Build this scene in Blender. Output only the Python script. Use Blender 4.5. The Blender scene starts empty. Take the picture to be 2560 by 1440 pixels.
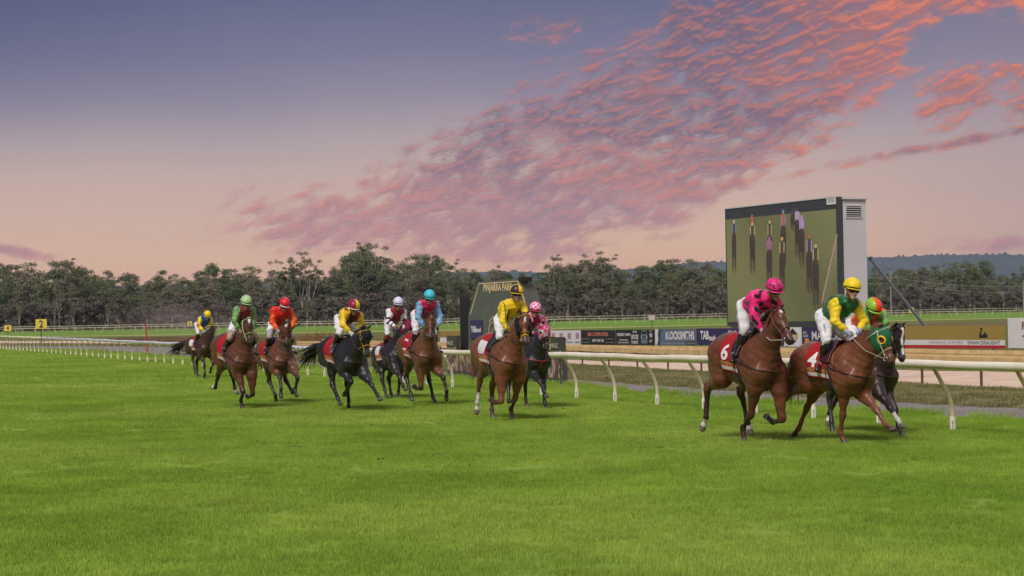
import bpy, math, random
import numpy as np
rnd = random.Random(7)
nr = np.random.RandomState(7)
C = bpy.context.scene.collection
SC = bpy.context.scene
# ------------------------------------------------------------------ camera
F=4900.0; CH=2.03; PIT=math.radians(0.807); ROL=math.radians(1.06)
from mathutils import Matrix, Vector, Euler
cam = bpy.data.cameras.new('camera'); camo = bpy.data.objects.new('camera', cam); C.objects.link(camo)
cam.sensor_width = 36; cam.lens = 36*F/2560; cam.clip_start = .5; cam.clip_end = 30000
camo.matrix_world = Matrix.Translation((0,0,CH)) @ Matrix.Rotation(math.pi/2+PIT,4,'X') @ Matrix.Rotation(-ROL,4,'Z')
SC.camera = camo
SC.view_settings.view_transform = 'Standard'; SC.view_settings.look = 'None'
SC.view_settings.exposure = 0.0; SC.view_settings.gamma = 1
# ------------------------------------------------------------------ light
SUN_EL, SUN_AZ = math.radians(48), math.radians(205)      # azimuth measured from +Y clockwise
sun = bpy.data.lights.new('sun','SUN'); suno = bpy.data.objects.new('sun', sun); C.objects.link(suno)
sun.energy = 3.3; sun.angle = math.radians(22); sun.color = (1.0,.95,.87)
sd = Vector((math.sin(SUN_AZ)*math.cos(SUN_EL), math.cos(SUN_AZ)*math.cos(SUN_EL), math.sin(SUN_EL)))
suno.rotation_euler = sd.to_track_quat('Z','Y').to_euler()
def srgb(r,g,b):
    f=lambda c:(c/255/12.92 if c/255<=.04045 else ((c/255+.055)/1.055)**2.4)
    return (f(r),f(g),f(b),1)
# ------------------------------------------------------------------ sky
W = bpy.data.worlds.new('World'); SC.world = W; W.use_nodes = True
nt = W.node_tree; nt.nodes.clear()
class NB:
    """tiny node helper"""
    def __init__(s, nt): s.nt = nt
    def n(s, t, **k):
        o = s.nt.nodes.new(t)
        for a,b in k.items(): setattr(o,a,b)
        return o
    def put(s, sock, v):
        if hasattr(v,'is_linked') or isinstance(v,bpy.types.NodeSocket): s.nt.links.new(v, sock)
        else: sock.default_value = v
    def m(s, op, a, b=None, c=None, clamp=False):
        o = s.n('ShaderNodeMath', operation=op, use_clamp=clamp)
        s.put(o.inputs[0],a)
        if b is not None: s.put(o.inputs[1],b)
        if c is not None: s.put(o.inputs[2],c)
        return o.outputs[0]
    def ss(s, v, a, b, lo=0., hi=1.):
        o = s.n('ShaderNodeMapRange', interpolation_type='SMOOTHSTEP')
        s.put(o.inputs[0],v); o.inputs[1].default_value=a; o.inputs[2].default_value=b
        o.inputs[3].default_value=lo; o.inputs[4].default_value=hi
        return o.outputs[0]
    def noise(s, vec, scale, detail=4, rough=.55, dist=0., out=0):
        o = s.n('ShaderNodeTexNoise'); 
        if vec is not None: s.put(o.inputs['Vector'],vec)
        o.inputs['Scale'].default_value=scale; o.inputs['Detail'].default_value=detail
        o.inputs['Roughness'].default_value=rough; o.inputs['Distortion'].default_value=dist
        return o.outputs[out]
    def mix(s, f, a, b):
        o = s.n('ShaderNodeMix', data_type='RGBA')
        s.put(o.inputs[0],f); s.put(o.inputs[6],a); s.put(o.inputs[7],b)
        return o.outputs[2]
    def ramp(s, v, pts):
        o = s.n('ShaderNodeValToRGB'); r=o.color_ramp
        r.elements[0].position=pts[0][0]; r.elements[0].color=pts[0][1]
        r.elements[1].position=pts[-1][0]; r.elements[1].color=pts[-1][1]
        for p,c in pts[1:-1]:
            e=r.elements.new(p); e.color=c
        s.put(o.inputs[0],v); return o.outputs[0]
    def xyz(s,x,y,z=0.):
        o=s.n('ShaderNodeCombineXYZ'); s.put(o.inputs[0],x); s.put(o.inputs[1],y); s.put(o.inputs[2],z); return o.outputs[0]
def build_sky():
    b = NB(nt)
    tc = b.n('ShaderNodeTexCoord'); sp = b.n('ShaderNodeSeparateXYZ'); nt.links.new(tc.outputs['Generated'], sp.inputs[0])
    x,y,z = sp.outputs
    az = b.m('ARCTAN2', x, y); el = b.m('ARCSINE', z)
    U = b.m('MULTIPLY', az, 4.9); V = b.m('MULTIPLY', el, 4.9)       # "kilo-pixels": screen is about -1.28..1.28, 0..0.79
    wob = b.m('MULTIPLY', b.m('SUBTRACT', b.noise(b.xyz(U,V),1.3,2), .5), .10)
    v2 = b.m('ADD', V, wob)
    base = b.ramp(b.m('DIVIDE', v2, 2.0, clamp=True), [
        (0.0, srgb(214,158,138)), (.03, srgb(221,170,143)), (.08, srgb(226,184,154)), (.125, srgb(219,184,162)), (.175, srgb(206,178,166)),
        (.225, srgb(180,164,166)), (.275, srgb(147,139,157)), (.33, srgb(121,120,146)), (.40, srgb(98,103,136)), (.52, srgb(125,130,160)), (.75, srgb(205,208,220)), (1.0, srgb(228,230,238))])
    base = b.mix(b.m('MULTIPLY', b.ss(U,.5,1.6), .45), base, srgb(150,132,146))
    base = b.mix(b.m('MULTIPLY', b.ss(U,-.4,-1.5), b.ss(V,.3,1.1)), base, srgb(72,80,118))
    # ---- clouds: one broad bank of small puffs from low centre to the upper right, outlined by two curves over azimuth
    big = b.noise(b.xyz(b.m('MULTIPLY',U,1.),b.m('MULTIPLY',V,1.8),3.1),2.6,3,.55)
    med = b.noise(b.xyz(U,b.m('MULTIPLY',V,2.0),1.7),9,3,.6)
    u1 = b.m('DIVIDE', b.m('ADD',U,1.3), 2.6, clamp=True)
    def curve(pts):
        g=lambda v:(v,v,v,1)
        return b.ramp(u1,[((u+1.3)/2.6,g(v)) for u,v in pts])
    up = curve([(-1.3,.28),(-.70,.30),(-.43,.335),(-.23,.44),(-.03,.54),(.12,.60),(.37,.70),(.44,.86),(1.3,1.)])
    lo = curve([(-1.3,.29),(-.80,.285),(-.50,.185),(-.30,.15),(.05,.135),(.40,.21),(.64,.33),(.80,.43),(.95,.52),(1.07,.78),(1.3,1.)])
    vn = b.m('ADD', V, b.m('ADD', b.m('MULTIPLY', b.m('SUBTRACT',big,.5), .30), b.m('MULTIPLY', b.m('SUBTRACT',med,.5), .12)))
    core = b.m('MULTIPLY', b.ss(b.m('SUBTRACT',vn,lo), -.07,.09), b.ss(b.m('SUBTRACT',up,vn), -.07,.13))
    shelf = b.m('MULTIPLY', b.ss(b.m('ABSOLUTE', b.m('SUBTRACT', vn, b.m('ADD',.265,b.m('MULTIPLY',U,.03)))), .14,.03), b.m('MULTIPLY', b.ss(U,-.90,-.42), b.ss(U,.5,.1)))
    core = b.m('MAXIMUM', b.m('MULTIPLY', core, b.ss(U,-.88,-.50,.0,1.)), b.m('MULTIPLY',shelf,.95))
    streak = b.m('SUBTRACT', V, b.m('ADD', .345, b.m('MULTIPLY', b.m('SUBTRACT',U,.75), .155)))
    streak = b.m('MULTIPLY', b.ss(b.m('ABSOLUTE',streak),.026,.0), b.ss(U,.35,1.1))
    lowr = b.m('MULTIPLY', b.ss(b.m('ABSOLUTE', b.m('SUBTRACT',V,.150)),.045,.0), b.ss(U,.80,1.25))
    lowl = b.m('MULTIPLY', b.ss(b.m('ABSOLUTE', b.m('SUBTRACT',V,b.m('SUBTRACT',.175,b.m('MULTIPLY',b.m('ADD',U,1.2),.20)))),.028,.0), b.ss(U,-1.02,-1.2))
    wisp = b.m('MULTIPLY', b.ss(b.noise(b.xyz(U,b.m('MULTIPLY',V,2.2),9.),3.0,2),.50,.66), b.m('MULTIPLY', b.ss(U,-.75,-.35), b.ss(V,.42,.52)))
    wisp = b.m('MULTIPLY', wisp, b.ss(b.m('SUBTRACT',V,up), .30,.02))
    wispr = b.m('MULTIPLY', b.ss(b.noise(b.xyz(U,b.m('MULTIPLY',V,2.2),4.),3.4,3),.44,.62), b.m('MULTIPLY', b.ss(U,.78,.98), b.ss(V,.36,.50)))
    mask = core
    for q in (b.m('MULTIPLY',streak,.95), b.m('MULTIPLY',lowr,.75), b.m('MULTIPLY',lowl,1.), b.m('MULTIPLY',wisp,.72), b.m('MULTIPLY',wispr,.85)): mask = b.m('MAXIMUM', mask, q)
    wx = b.noise(b.xyz(U,V,5.),6,3,.5,out=1)
    vm = b.n('ShaderNodeVectorMath', operation='MULTIPLY_ADD'); nt.links.new(wx,vm.inputs[0]); vm.inputs[1].default_value=(.07,.05,0)
    c2=math.radians(17)
    pu = b.m('ADD', b.m('MULTIPLY',U,math.cos(c2)), b.m('MULTIPLY',V,math.sin(c2)))
    pv = b.m('SUBTRACT', b.m('MULTIPLY',V,math.cos(c2)), b.m('MULTIPLY',U,math.sin(c2)))
    nt.links.new(b.xyz(pu, b.m('MULTIPLY',pv,2.7), 0.), vm.inputs[2])
    cell = b.noise(vm.outputs[0], 14, 4, .62, .35)
    cell2 = b.noise(vm.outputs[0], 60, 3, .6)
    cellc = b.noise(vm.outputs[0], 7, 2, .5)
    tex = b.m('ADD', b.m('ADD', b.m('MULTIPLY',cell,.62), b.m('MULTIPLY',cell2,.20)), b.m('MULTIPLY',cellc,.18))
    dens = b.m('ADD', b.m('MULTIPLY', mask, b.ss(V,.42,.25,.62,.72)), b.m('MULTIPLY',b.m('SUBTRACT',tex,.5),2.6))
    al = b.m('MULTIPLY', b.ss(dens, .06, .78), b.ss(mask,.03,.50))
    al = b.m('MULTIPLY', al, .92)
    # lit fringes: the side of each puff turned to the low sun
    shv = b.n('ShaderNodeVectorMath', operation='ADD'); nt.links.new(vm.outputs[0],shv.inputs[0]); shv.inputs[1].default_value=(.006,.022,0)
    cellb = b.noise(shv.outputs[0], 14, 4, .62, .35)
    rim = b.ss(b.m('SUBTRACT',cell,cellb), -.06,.13)
    lit = b.m('ADD', b.m('MULTIPLY',rim,.46), b.m('MULTIPLY', b.ss(big,.44,.68), .32))
    edge = b.ss(mask,.95,.45)
    lit = b.m('ADD', lit, b.m('MULTIPLY',edge,.28))
    lit = b.m('ADD', lit, b.m('MULTIPLY', b.m('MULTIPLY', b.ss(V,.38,.30), b.ss(U,.1,-.3)), .30))
    lit = b.m('ADD', lit, b.m('MULTIPLY', b.ss(U,.55,1.0), b.m('MULTIPLY',b.ss(V,.35,.6),.40)), clamp=True)
    warm = b.mix(b.ss(U,-.2,.95), srgb(214,136,126), srgb(230,128,94))
    warm = b.mix(b.ss(V,.14,.34), srgb(204,144,138), warm)
    dark = b.mix(b.ss(V,.15,.5), srgb(164,128,142), srgb(114,96,116))
    ccol = b.mix(lit, dark, warm)
    col = b.mix(al, base, ccol)
    bg = b.n('ShaderNodeBackground'); nt.links.new(col,bg.inputs[0]); bg.inputs[1].default_value=1.0
    o = b.n('ShaderNodeOutputWorld'); nt.links.new(bg.outputs[0],o.inputs[0])
build_sky()
# ------------------------------------------------------------------ helpers: geometry of the view (where a measured point stands)
cp_,sp_=math.cos(PIT),math.sin(PIT)
def ray(px,py):
    a=px-1280; b=720-py; c,s=math.cos(ROL),math.sin(ROL)
    a,b=a*c+b*s,-a*s+b*c
    return np.array([a/F, cp_-b/F*sp_, sp_+b/F*cp_])
def at(px,py,Y):
    r=ray(px,py); return np.array([0,0,CH])+r*(Y/r[1])
def gnd(px,py,z=0.0):
    r=ray(px,py); return np.array([0,0,CH])+r*((z-CH)/r[2])
# ------------------------------------------------------------------ objects
def obj(name, data, parent=None, loc=None):
    o=bpy.data.objects.new(name,data); C.objects.link(o)
    if parent is not None: o.parent=parent
    if loc is not None: o.location=loc
    return o
def tag(o,label=None,cat=None,group=None,kind=None):
    if label: o['label']=label
    if cat: o['category']=cat
    if group: o['group']=group
    if kind: o['kind']=kind
    return o
def thing(name,label,cat,loc=(0,0,0),rz=0,group=None):
    o=obj(name,None,None,loc); o.rotation_euler=(0,0,rz); o.empty_display_size=.1
    return tag(o,label,cat,group)
def npmesh(name,V,Fq,mats,col=None,smooth=True,mi=None):
    V=np.asarray(V,np.float32); me=bpy.data.meshes.new(name)
    if isinstance(Fq,np.ndarray):
        n=Fq.shape[1]; me.vertices.add(len(V)); me.vertices.foreach_set('co',V.ravel())
        me.loops.add(Fq.size); me.loops.foreach_set('vertex_index',Fq.ravel().astype(np.int32))
        me.polygons.add(len(Fq)); me.polygons.foreach_set('loop_start',np.arange(0,Fq.size,n,dtype=np.int32))
        me.polygons.foreach_set('loop_total',np.full(len(Fq),n,np.int32))
    else: me.from_pydata(V.tolist(),[],Fq)
    if not isinstance(mats,(list,tuple)): mats=[mats]
    for m in mats: me.materials.append(m)
    if mi is not None: me.polygons.foreach_set('material_index',np.asarray(mi,np.int32))
    me.update(); me.validate()
    if col is not None:
        a=me.color_attributes.new('Col','FLOAT_COLOR','POINT')
        c=np.ones((len(V),4),np.float32); c[:,:3]=col; a.data.foreach_set('color',c.ravel())
    me.polygons.foreach_set('use_smooth',np.full(len(me.polygons),smooth))
    return me
class MB:
    def __init__(s): s.v=[]; s.f=[]; s.m=[]; s.c=[]
    def add(s,V,Fs,mi=0,col=None):
        n=len(s.v); s.v+= [tuple(map(float,v)) for v in V]; s.f+=[tuple(int(i)+n for i in f) for f in Fs]; s.m+=[mi]*len(Fs)
        s.c+=[tuple(col) if col is not None else (1,1,1)]*len(V)
    def box(s,x0,x1,y0,y1,z0,z1,mi=0,M=None,col=None):
        V=[(x,y,z) for x in(x0,x1) for y in(y0,y1) for z in(z0,z1)]
        if M is not None: V=[M@Vector(v) for v in V]
        s.add(V,[(0,1,3,2),(4,6,7,5),(0,4,5,1),(2,3,7,6),(0,2,6,4),(1,5,7,3)],mi,col)
    def tube(s,P,R,n=8,mi=0,cap=True,col=None,flat=1.0,nrm=None):
        P=[np.asarray(p,float) for p in P]; 
        if not hasattr(R,'__len__'): R=[R]*len(P)
        T=[]
        for i in range(len(P)):
            t=P[min(i+1,len(P)-1)]-P[max(i-1,0)]; T.append(t/(np.linalg.norm(t)+1e-9))
        u=np.cross(T[0],[0,0,1] if nrm is None else nrm)
        if np.linalg.norm(u)<1e-3: u=np.cross(T[0],[0,1,0])
        V=[];
        for p,r,t in zip(P,R,T):
            u=u-t*np.dot(u,t); u/=np.linalg.norm(u)+1e-9; w=np.cross(t,u)
            for k in range(n):
                a=2*math.pi*k/n; V.append(p+r*(math.cos(a)*u+math.sin(a)*flat*w))
        Fs=[(i*n+k,i*n+(k+1)%n,(i+1)*n+(k+1)%n,(i+1)*n+k) for i in range(len(P)-1) for k in range(n)]
        if cap: Fs+= [tuple(range(n-1,-1,-1)),tuple((len(P)-1)*n+k for k in range(n))]
        s.add(V,Fs,mi,col)
    def build(s,name,mats,parent=None,loc=None,smooth=False,usecol=False,oname=None):
        me=npmesh(name,s.v,s.f,mats,None,smooth,s.m)
        if usecol:
            a=me.color_attributes.new('Col','FLOAT_COLOR','POINT'); c=np.ones((len(s.v),4),np.float32); c[:,:3]=s.c; a.data.foreach_set('color',c.ravel())
        return obj(name,me,parent,loc)
# ------------------------------------------------------------------ materials
_mc={}
def mat(name,col=(.5,.5,.5),rough=.6,vary=.12,scale=8.,bump=0.,bscale=30.,vcol=False,metal=0.,emit=0.,spec=.5,sheen=0.,col2=None,coat=0.,detail=3,trans=0.,bdist=.01):
    if name in _mc: return _mc[name]
    m=bpy.data.materials.new(name); m.use_nodes=True; t=m.node_tree; b=NB(t); t.nodes.clear()
    p=b.n('ShaderNodeBsdfPrincipled'); o=b.n('ShaderNodeOutputMaterial'); t.links.new(p.outputs[0],o.inputs[0])
    tc=b.n('ShaderNodeTexCoord'); vec=tc.outputs['Object']
    if vcol:
        a=b.n('ShaderNodeAttribute',attribute_name='Col'); c=a.outputs[0]
    else:
        c=None
    nz=b.noise(vec,scale,detail)
    if c is None:
        c1=(*col[:3],1)
        if col2 is not None: c=b.mix(b.ss(nz,.38,.62),c1,(*col2[:3],1))
        else:
            k=b.n('ShaderNodeMapRange'); t.links.new(nz,k.inputs[0]); k.inputs[1].default_value=.3;k.inputs[2].default_value=.7;k.inputs[3].default_value=1-vary;k.inputs[4].default_value=1+vary
            h=b.n('ShaderNodeVectorMath',operation='SCALE'); h.inputs[0].default_value=c1[:3]; t.links.new(k.outputs[0],h.inputs[3]); c=h.outputs[0]
    else:
        k=b.n('ShaderNodeMapRange'); t.links.new(nz,k.inputs[0]); k.inputs[1].default_value=.3;k.inputs[2].default_value=.7;k.inputs[3].default_value=1-vary;k.inputs[4].default_value=1+vary
        h=b.n('ShaderNodeVectorMath',operation='SCALE'); t.links.new(c,h.inputs[0]); t.links.new(k.outputs[0],h.inputs[3]); c=h.outputs[0]
    t.links.new(c,p.inputs['Base Color']); p.inputs['Roughness'].default_value=rough; p.inputs['Metallic'].default_value=metal
    p.inputs['Specular IOR Level'].default_value=spec; p.inputs['Coat Weight'].default_value=coat
    if sheen: p.inputs['Sheen Weight'].default_value=sheen; p.inputs['Sheen Roughness'].default_value=.4
    if emit: t.links.new(c,p.inputs['Emission Color']); p.inputs['Emission Strength'].default_value=emit
    if bump:
        bn=b.n('ShaderNodeBump'); bn.inputs['Strength'].default_value=bump; bn.inputs['Distance'].default_value=bdist
        t.links.new(b.noise(vec,bscale,3,.6),bn.inputs['Height']); t.links.new(bn.outputs[0],p.inputs['Normal'])
    _mc[name]=m; return m
# ------------------------------------------------------------------ implicit surfaces -> one continuous mesh
# primitive: (a, b, ra, rb, k, n, w)  round cone a->b, smooth-union radius k, squashed by w along unit axis n
def rc(a,b,ra,rb,k=.05,n=(0,1,0),w=1.0): return (np.array(a,float),np.array(b,float),ra,rb,k,np.array(n,float)/np.linalg.norm(n),w)
def prim_d(p,P):
    a,b,ra,rb,k,n,w=p
    q=P-a; ab=b-a
    if w!=1:
        q=q+np.multiply.outer(q@n*(1/w-1),n); ab=ab+n*(ab@n)*(1/w-1)
    L=ab@ab
    h=np.clip(q@ab/L,0,1) if L>1e-12 else np.zeros(q.shape[:-1])
    d=np.sqrt(((q-h[...,None]*ab)**2).sum(-1))-(ra+(rb-ra)*h)
    return d*min(1,w)
def smin(a,b,k):
    h=np.maximum(k-np.abs(a-b),0)/k
    return np.minimum(a,b)-h*h*k*.25
def sdf(prims,P):
    d=np.full(P.shape[:-1],1e3)
    for p in prims: d=smin(d,prim_d(p,P),p[4])
    return d
def field(prims,cell,pad=.06,post=None):
    lo=np.min([np.minimum(p[0],p[1])-max(p[2],p[3])*max(1,p[6]) for p in prims],0)-pad
    hi=np.max([np.maximum(p[0],p[1])+max(p[2],p[3])*max(1,p[6]) for p in prims],0)+pad
    N=np.ceil((hi-lo)/cell).astype(int)+1
    f=np.full(N,.3,np.float64); ax=[lo[i]+cell*np.arange(N[i]) for i in range(3)]
    for p in prims:
        r=max(p[2],p[3])*max(1,p[6])+.09
        i0=np.clip(((np.minimum(p[0],p[1])-r-lo)/cell).astype(int),0,N-1); i1=np.clip(((np.maximum(p[0],p[1])+r-lo)/cell).astype(int)+2,0,N)
        sl=tuple(slice(i0[i],i1[i]) for i in range(3))
        G=np.stack(np.meshgrid(ax[0][sl[0]],ax[1][sl[1]],ax[2][sl[2]],indexing='ij'),-1)
        f[sl]=smin(f[sl],prim_d(p,G),p[4])
    if post is not None:
        G=np.stack(np.meshgrid(*ax,indexing='ij'),-1); f=post(f,G)
    f[0]=f[-1]=.3; f[:,0]=f[:,-1]=.3; f[:,:,0]=f[:,:,-1]=.3
    return f,lo,cell
def snets(f,lo,cell,smooth=1):
    N=np.array(f.shape); M=N-1; ncell=int(np.prod(M))
    acc=np.zeros((ncell,3)); cnt=np.zeros(ncell); quads=[]
    def cid(i,j,k): return (i*M[1]+j)*M[2]+k
    s=f<0
    for ax in range(3):
        a=[slice(None)]*3; b=[slice(None)]*3; a[ax]=slice(0,-1); b[ax]=slice(1,None)
        f0,f1=f[tuple(a)],f[tuple(b)]; I=np.argwhere(s[tuple(a)]!=s[tuple(b)])
        v0=f0[tuple(I.T)]; v1=f1[tuple(I.T)]; t=v0/(v0-v1); pos=I.astype(float); pos[:,ax]+=t
        o1,o2=(ax+1)%3,(ax+2)%3; ids=[]
        for d1,d2 in((-1,-1),(0,-1),(0,0),(-1,0)):
            J=I.copy(); J[:,o1]+=d1; J[:,o2]+=d2; c=cid(J[:,0],J[:,1],J[:,2]); ids.append(c)
            for q in range(3): acc[:,q]+=np.bincount(c,pos[:,q],ncell)
            cnt+=np.bincount(c,minlength=ncell)
        Q=np.stack(ids,1); neg=v0>0; Q[neg]=Q[neg][:,::-1]; quads.append(Q)
    Q=np.concatenate(quads); used=np.flatnonzero(cnt); rm=np.full(ncell,-1); rm[used]=np.arange(len(used))
    V=acc[used]/cnt[used][:,None]; Q=rm[Q]
    for _ in range(smooth):
        S=np.zeros_like(V); c=np.zeros(len(V))
        for a_,b_ in((0,1),(1,2),(2,3),(3,0)):
            for q in range(3): S[:,q]+=np.bincount(Q[:,a_],V[Q[:,b_],q],len(V))+np.bincount(Q[:,b_],V[Q[:,a_],q],len(V))
            c+=np.bincount(Q[:,a_],minlength=len(V))+np.bincount(Q[:,b_],minlength=len(V))
        V=V*.45+.55*S/c[:,None]
    return V*cell+lo,Q
def blob(name,prims,cell,m,parent,colf=None,post=None,smooth=1,loc=None,extra=None):
    f,lo,c=field(prims,cell,post=post); V,Q=snets(f,lo,c,smooth)
    if extra is not None and len(extra.v):
        n=len(V); V=np.concatenate([V,np.array(extra.v)]); Q=np.concatenate([Q,np.array([[a+n for a in fc] for fc in extra.f if len(fc)==4])])
    me=npmesh(name,V,Q,m,None if colf is None else colf(V))
    return obj(name,me,parent,loc)
# ------------------------------------------------------------------ lettering
def text(s,name,m,parent,M,w=None,h=None,depth=.004,bold=0.,align='C',part=True):
    """flat lettering fitted to a w x h box centred on M's origin (x right, y up)"""
    cu=bpy.data.curves.new('t','FONT'); cu.body=s; cu.size=1; cu.extrude=0; cu.offset=bold; cu.resolution_u=3
    to=bpy.data.objects.new('t',cu); C.objects.link(to); bpy.context.view_layer.update()
    me=bpy.data.meshes.new_from_object(to.evaluated_get(bpy.context.evaluated_depsgraph_get())); bpy.data.objects.remove(to); bpy.data.curves.remove(cu)
    n=len(me.vertices); V=np.zeros(n*3); me.vertices.foreach_get('co',V); V=V.reshape(-1,3)
    lo,hi=V.min(0),V.max(0); sx=w/(hi[0]-lo[0]) if w else None; sy=h/(hi[1]-lo[1]) if h else None
    if sx is None: sx=sy
    if sy is None: sy=sx
    V=(V-(lo+hi)/2)*[sx,sy,1]
    if M is None: return V,[tuple(p.vertices) for p in me.polygons]
    V=np.array([M@Vector(v) for v in V]); me.vertices.foreach_set('co',V.ravel()); me.materials.clear(); me.materials.append(m); me.name=name; me.update()
    return obj(name,me,parent)
# ------------------------------------------------------------------ setting: ground sheets laid along the running rail
RA,RB=gnd(0,873),gnd(2382,1078)                    # feet of the running-rail posts, far left and near right
rd=(RB-RA)/np.linalg.norm(RB-RA); rn=np.array([-rd[1],rd[0],0.]); rn=rn if rn[0]>0 else -rn     # rn points to the infield
def L(t,o,z=0.): p=RB-rd*t+rn*o; return np.array([p[0],p[1],z])    # t metres back from RB along the rail, o metres to the infield
def to(px,py): p=gnd(px,py)-RB; return (-float(p@rd),float(p@rn))
def bound(pts):                                    # measured boundary -> offset from the rail feet as a function of distance along it
    q=sorted(to(*p) for p in pts); T=[a for a,_ in q]; O=[b for _,b in q]
    return lambda t: float(np.interp(t,T,O))
B_EDGE=bound([(-120,868),(178,873.5),(431,892.5),(900,926),(1440,967),(2200,1031),(2560,1051)])
B_PATH=bound([(-120,865.5),(262,865),(431,867),(700,898),(900,915),(1440,948),(2200,1003),(2560,1020)])
B_BANK=bound([(-120,860),(262,861),(431,865),(760,880),(1450,916),(2400,972),(2560,979)])
B_SAND=bound([(-120,852.5),(262,853),(431,856),(760,871),(1450,903),(2400,931),(2560,935)])
e1=e2=e3=0.
def strip(name,o0,o1,z,m,t0=-40,t1=420,dt=2.0,no=6,wob=.0,hf=None,kind='structure',seed=1):
    f0=o0 if callable(o0) else (lambda t:o0); f1=o1 if callable(o1) else (lambda t:o1)
    r=np.random.RandomState(seed); ts=np.arange(t0,t1,dt); V=[]
    w0=np.convolve(r.randn(len(ts)+8),np.ones(5)/5,'same')[4:4+len(ts)]*wob; w1=np.convolve(r.randn(len(ts)+8),np.ones(5)/5,'same')[4:4+len(ts)]*wob
    for i,t in enumerate(ts):
        for k in range(no+1):
            q=k/no; o=(f0(t)+w0[i])*(1-q)+(f1(t)+w1[i])*q; zz=z+(hf(t,q) if hf else 0); V.append(L(t,o,zz))
    n=no+1; Q=np.array([[i*n+k,(i+1)*n+k,(i+1)*n+k+1,i*n+k+1] for i in range(len(ts)-1) for k in range(no)])
    o_=obj(name,npmesh(name,V,Q,m)); o_['kind']=kind; return o_
def ground_mat(name,c1,c2,s1,c3=None,s2=.6,rough=.95,bump=.5,bs=40,aniso=None):
    m=bpy.data.materials.new(name); m.use_nodes=True; t=m.node_tree; b=NB(t); t.nodes.clear()
    p=b.n('ShaderNodeBsdfPrincipled'); o=b.n('ShaderNodeOutputMaterial'); t.links.new(p.outputs[0],o.inputs[0])
    g=b.n('ShaderNodeNewGeometry').outputs['Position']
    c=b.mix(b.ss(b.noise(g,s1,5,.6),.38,.62),(*c1,1),(*c2,1))
    if c3: c=b.mix(b.m('MULTIPLY',b.ss(b.noise(g,s2,4,.6),.52,.70),.8),c,(*c3,1))
    k=b.n('ShaderNodeMapRange'); t.links.new(b.noise(g,bs*.6,3,.7),k.inputs[0]); k.inputs[1].default_value=.3;k.inputs[2].default_value=.7;k.inputs[3].default_value=.78;k.inputs[4].default_value=1.2
    h=b.n('ShaderNodeVectorMath',operation='SCALE'); t.links.new(c,h.inputs[0]); t.links.new(k.outputs[0],h.inputs[3])
    t.links.new(h.outputs[0],p.inputs['Base Color']); p.inputs['Roughness'].default_value=rough; p.inputs['Specular IOR Level'].default_value=.15
    bn=b.n('ShaderNodeBump'); bn.inputs['Strength'].default_value=bump; bn.inputs['Distance'].default_value=.03; t.links.new(b.noise(g,bs,4,.7),bn.inputs['Height']); t.links.new(bn.outputs[0],p.inputs['Normal'])
    return m
GRASS1,GRASS2,GRASS3=(.215,.315,.042),(.250,.355,.052),(.180,.275,.036)
m_inf=ground_mat('infield_grass',(.085,.115,.022),(.125,.135,.035),.05,(.17,.13,.06),.03,bs=6)
m_turf=ground_mat('turf',GRASS3,GRASS1,.35,GRASS2,.09,bs=30)
m_farturf=ground_mat('far_turf',(.125,.225,.03),(.155,.26,.04),.03,None,bs=2)
m_path=ground_mat('gravel',(.200,.185,.178),(.245,.225,.215),.9,(.155,.15,.14),.35,bs=60)
m_sand=ground_mat('sand',(.56,.42,.32),(.66,.51,.40),.7,(.46,.34,.25),.3,bs=25)
m_bank=ground_mat('rough_grass',(.15,.145,.055),(.21,.18,.085),1.2,(.11,.14,.04),.5,bs=45)
m_dry=ground_mat('dry_yellow_grass',(.46,.40,.17),(.40,.35,.14),.3,None,bs=4)
# the big sheet
g=MB(); g.add([(-5500,-60,-.012),(6100,-60,-.012),(6100,5500,-.012),(-5500,5500,-.012)],[(0,1,2,3)])
o_=g.build('ground',m_inf); o_['kind']='structure'
strip('turf_track',-60,B_EDGE,0.0,m_turf,-60,460,4,30,.10,seed=3)
strip('gravel_path',lambda t:B_EDGE(t)-.25,lambda t:B_PATH(t)+.25,-.004,m_path,-60,460,2,3,.10,seed=4)
_r=np.random.RandomState(5); _hn=_r.rand(400,12)
def bank_h(t,q): i=int(t+60)%400; k=int(q*8); return (.13*math.sin(math.pi*min(1,q*1.0))**.8)*(.75+.5*_hn[i,k])
strip('grass_bank',B_PATH,lambda t:B_BANK(t)+.1,.002,m_bank,-60,300,1.0,8,.10,bank_h,seed=6)
strip('sand_track',lambda t:B_BANK(t)-.3,lambda t:B_SAND(t)+.3,-.006,m_sand,-60,330,2,5,.2,lambda t,q:.05*_hn[int(t+60)%400,int(q*5)],seed=7)
strip('bank_beyond',B_SAND,lambda t:B_SAND(t)+3.5,-.008,m_bank,-60,330,2,3,.3,seed=8)
# far track: turf between the yellow edge and the far rail
def line_sheet(name,P,Q,z,m):
    V=[(p[0],p[1],z) for p in P]+[(q[0],q[1],z) for q in Q]; n=len(P)
    o=obj(name,npmesh(name,V,[(i,i+1,n+i+1,n+i) for i in range(n-1)],m)); o['kind']='structure'; return o
def ext(P):
    P=[np.array(p,float) for p in P]; return [P[0]+(P[0]-P[1])*.6]+P+[P[-1]+(P[-1]-P[-2])*.6]
FR=ext([gnd(0,835),gnd(725,823),gnd(1450,810.5),gnd(2560,787)])       # feet of the far rail
YL=ext([gnd(0,842),gnd(360,838),gnd(1400,820.5),gnd(2560,794)])
YL2=[p*(1-13/np.linalg.norm(p)) for p in YL]
FR2=ext([np.array([at(x,800,Y)[0],Y,0]) for x,Y in((0,560),(725,560),(1450,575),(2560,700))])
BK=[p*1.25 for p in FR2]
line_sheet('far_turf_track',YL,[p*1.0 for p in FR2],.0,m_farturf)
line_sheet('dry_grass_edge',YL2,YL,.004,m_dry)
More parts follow.
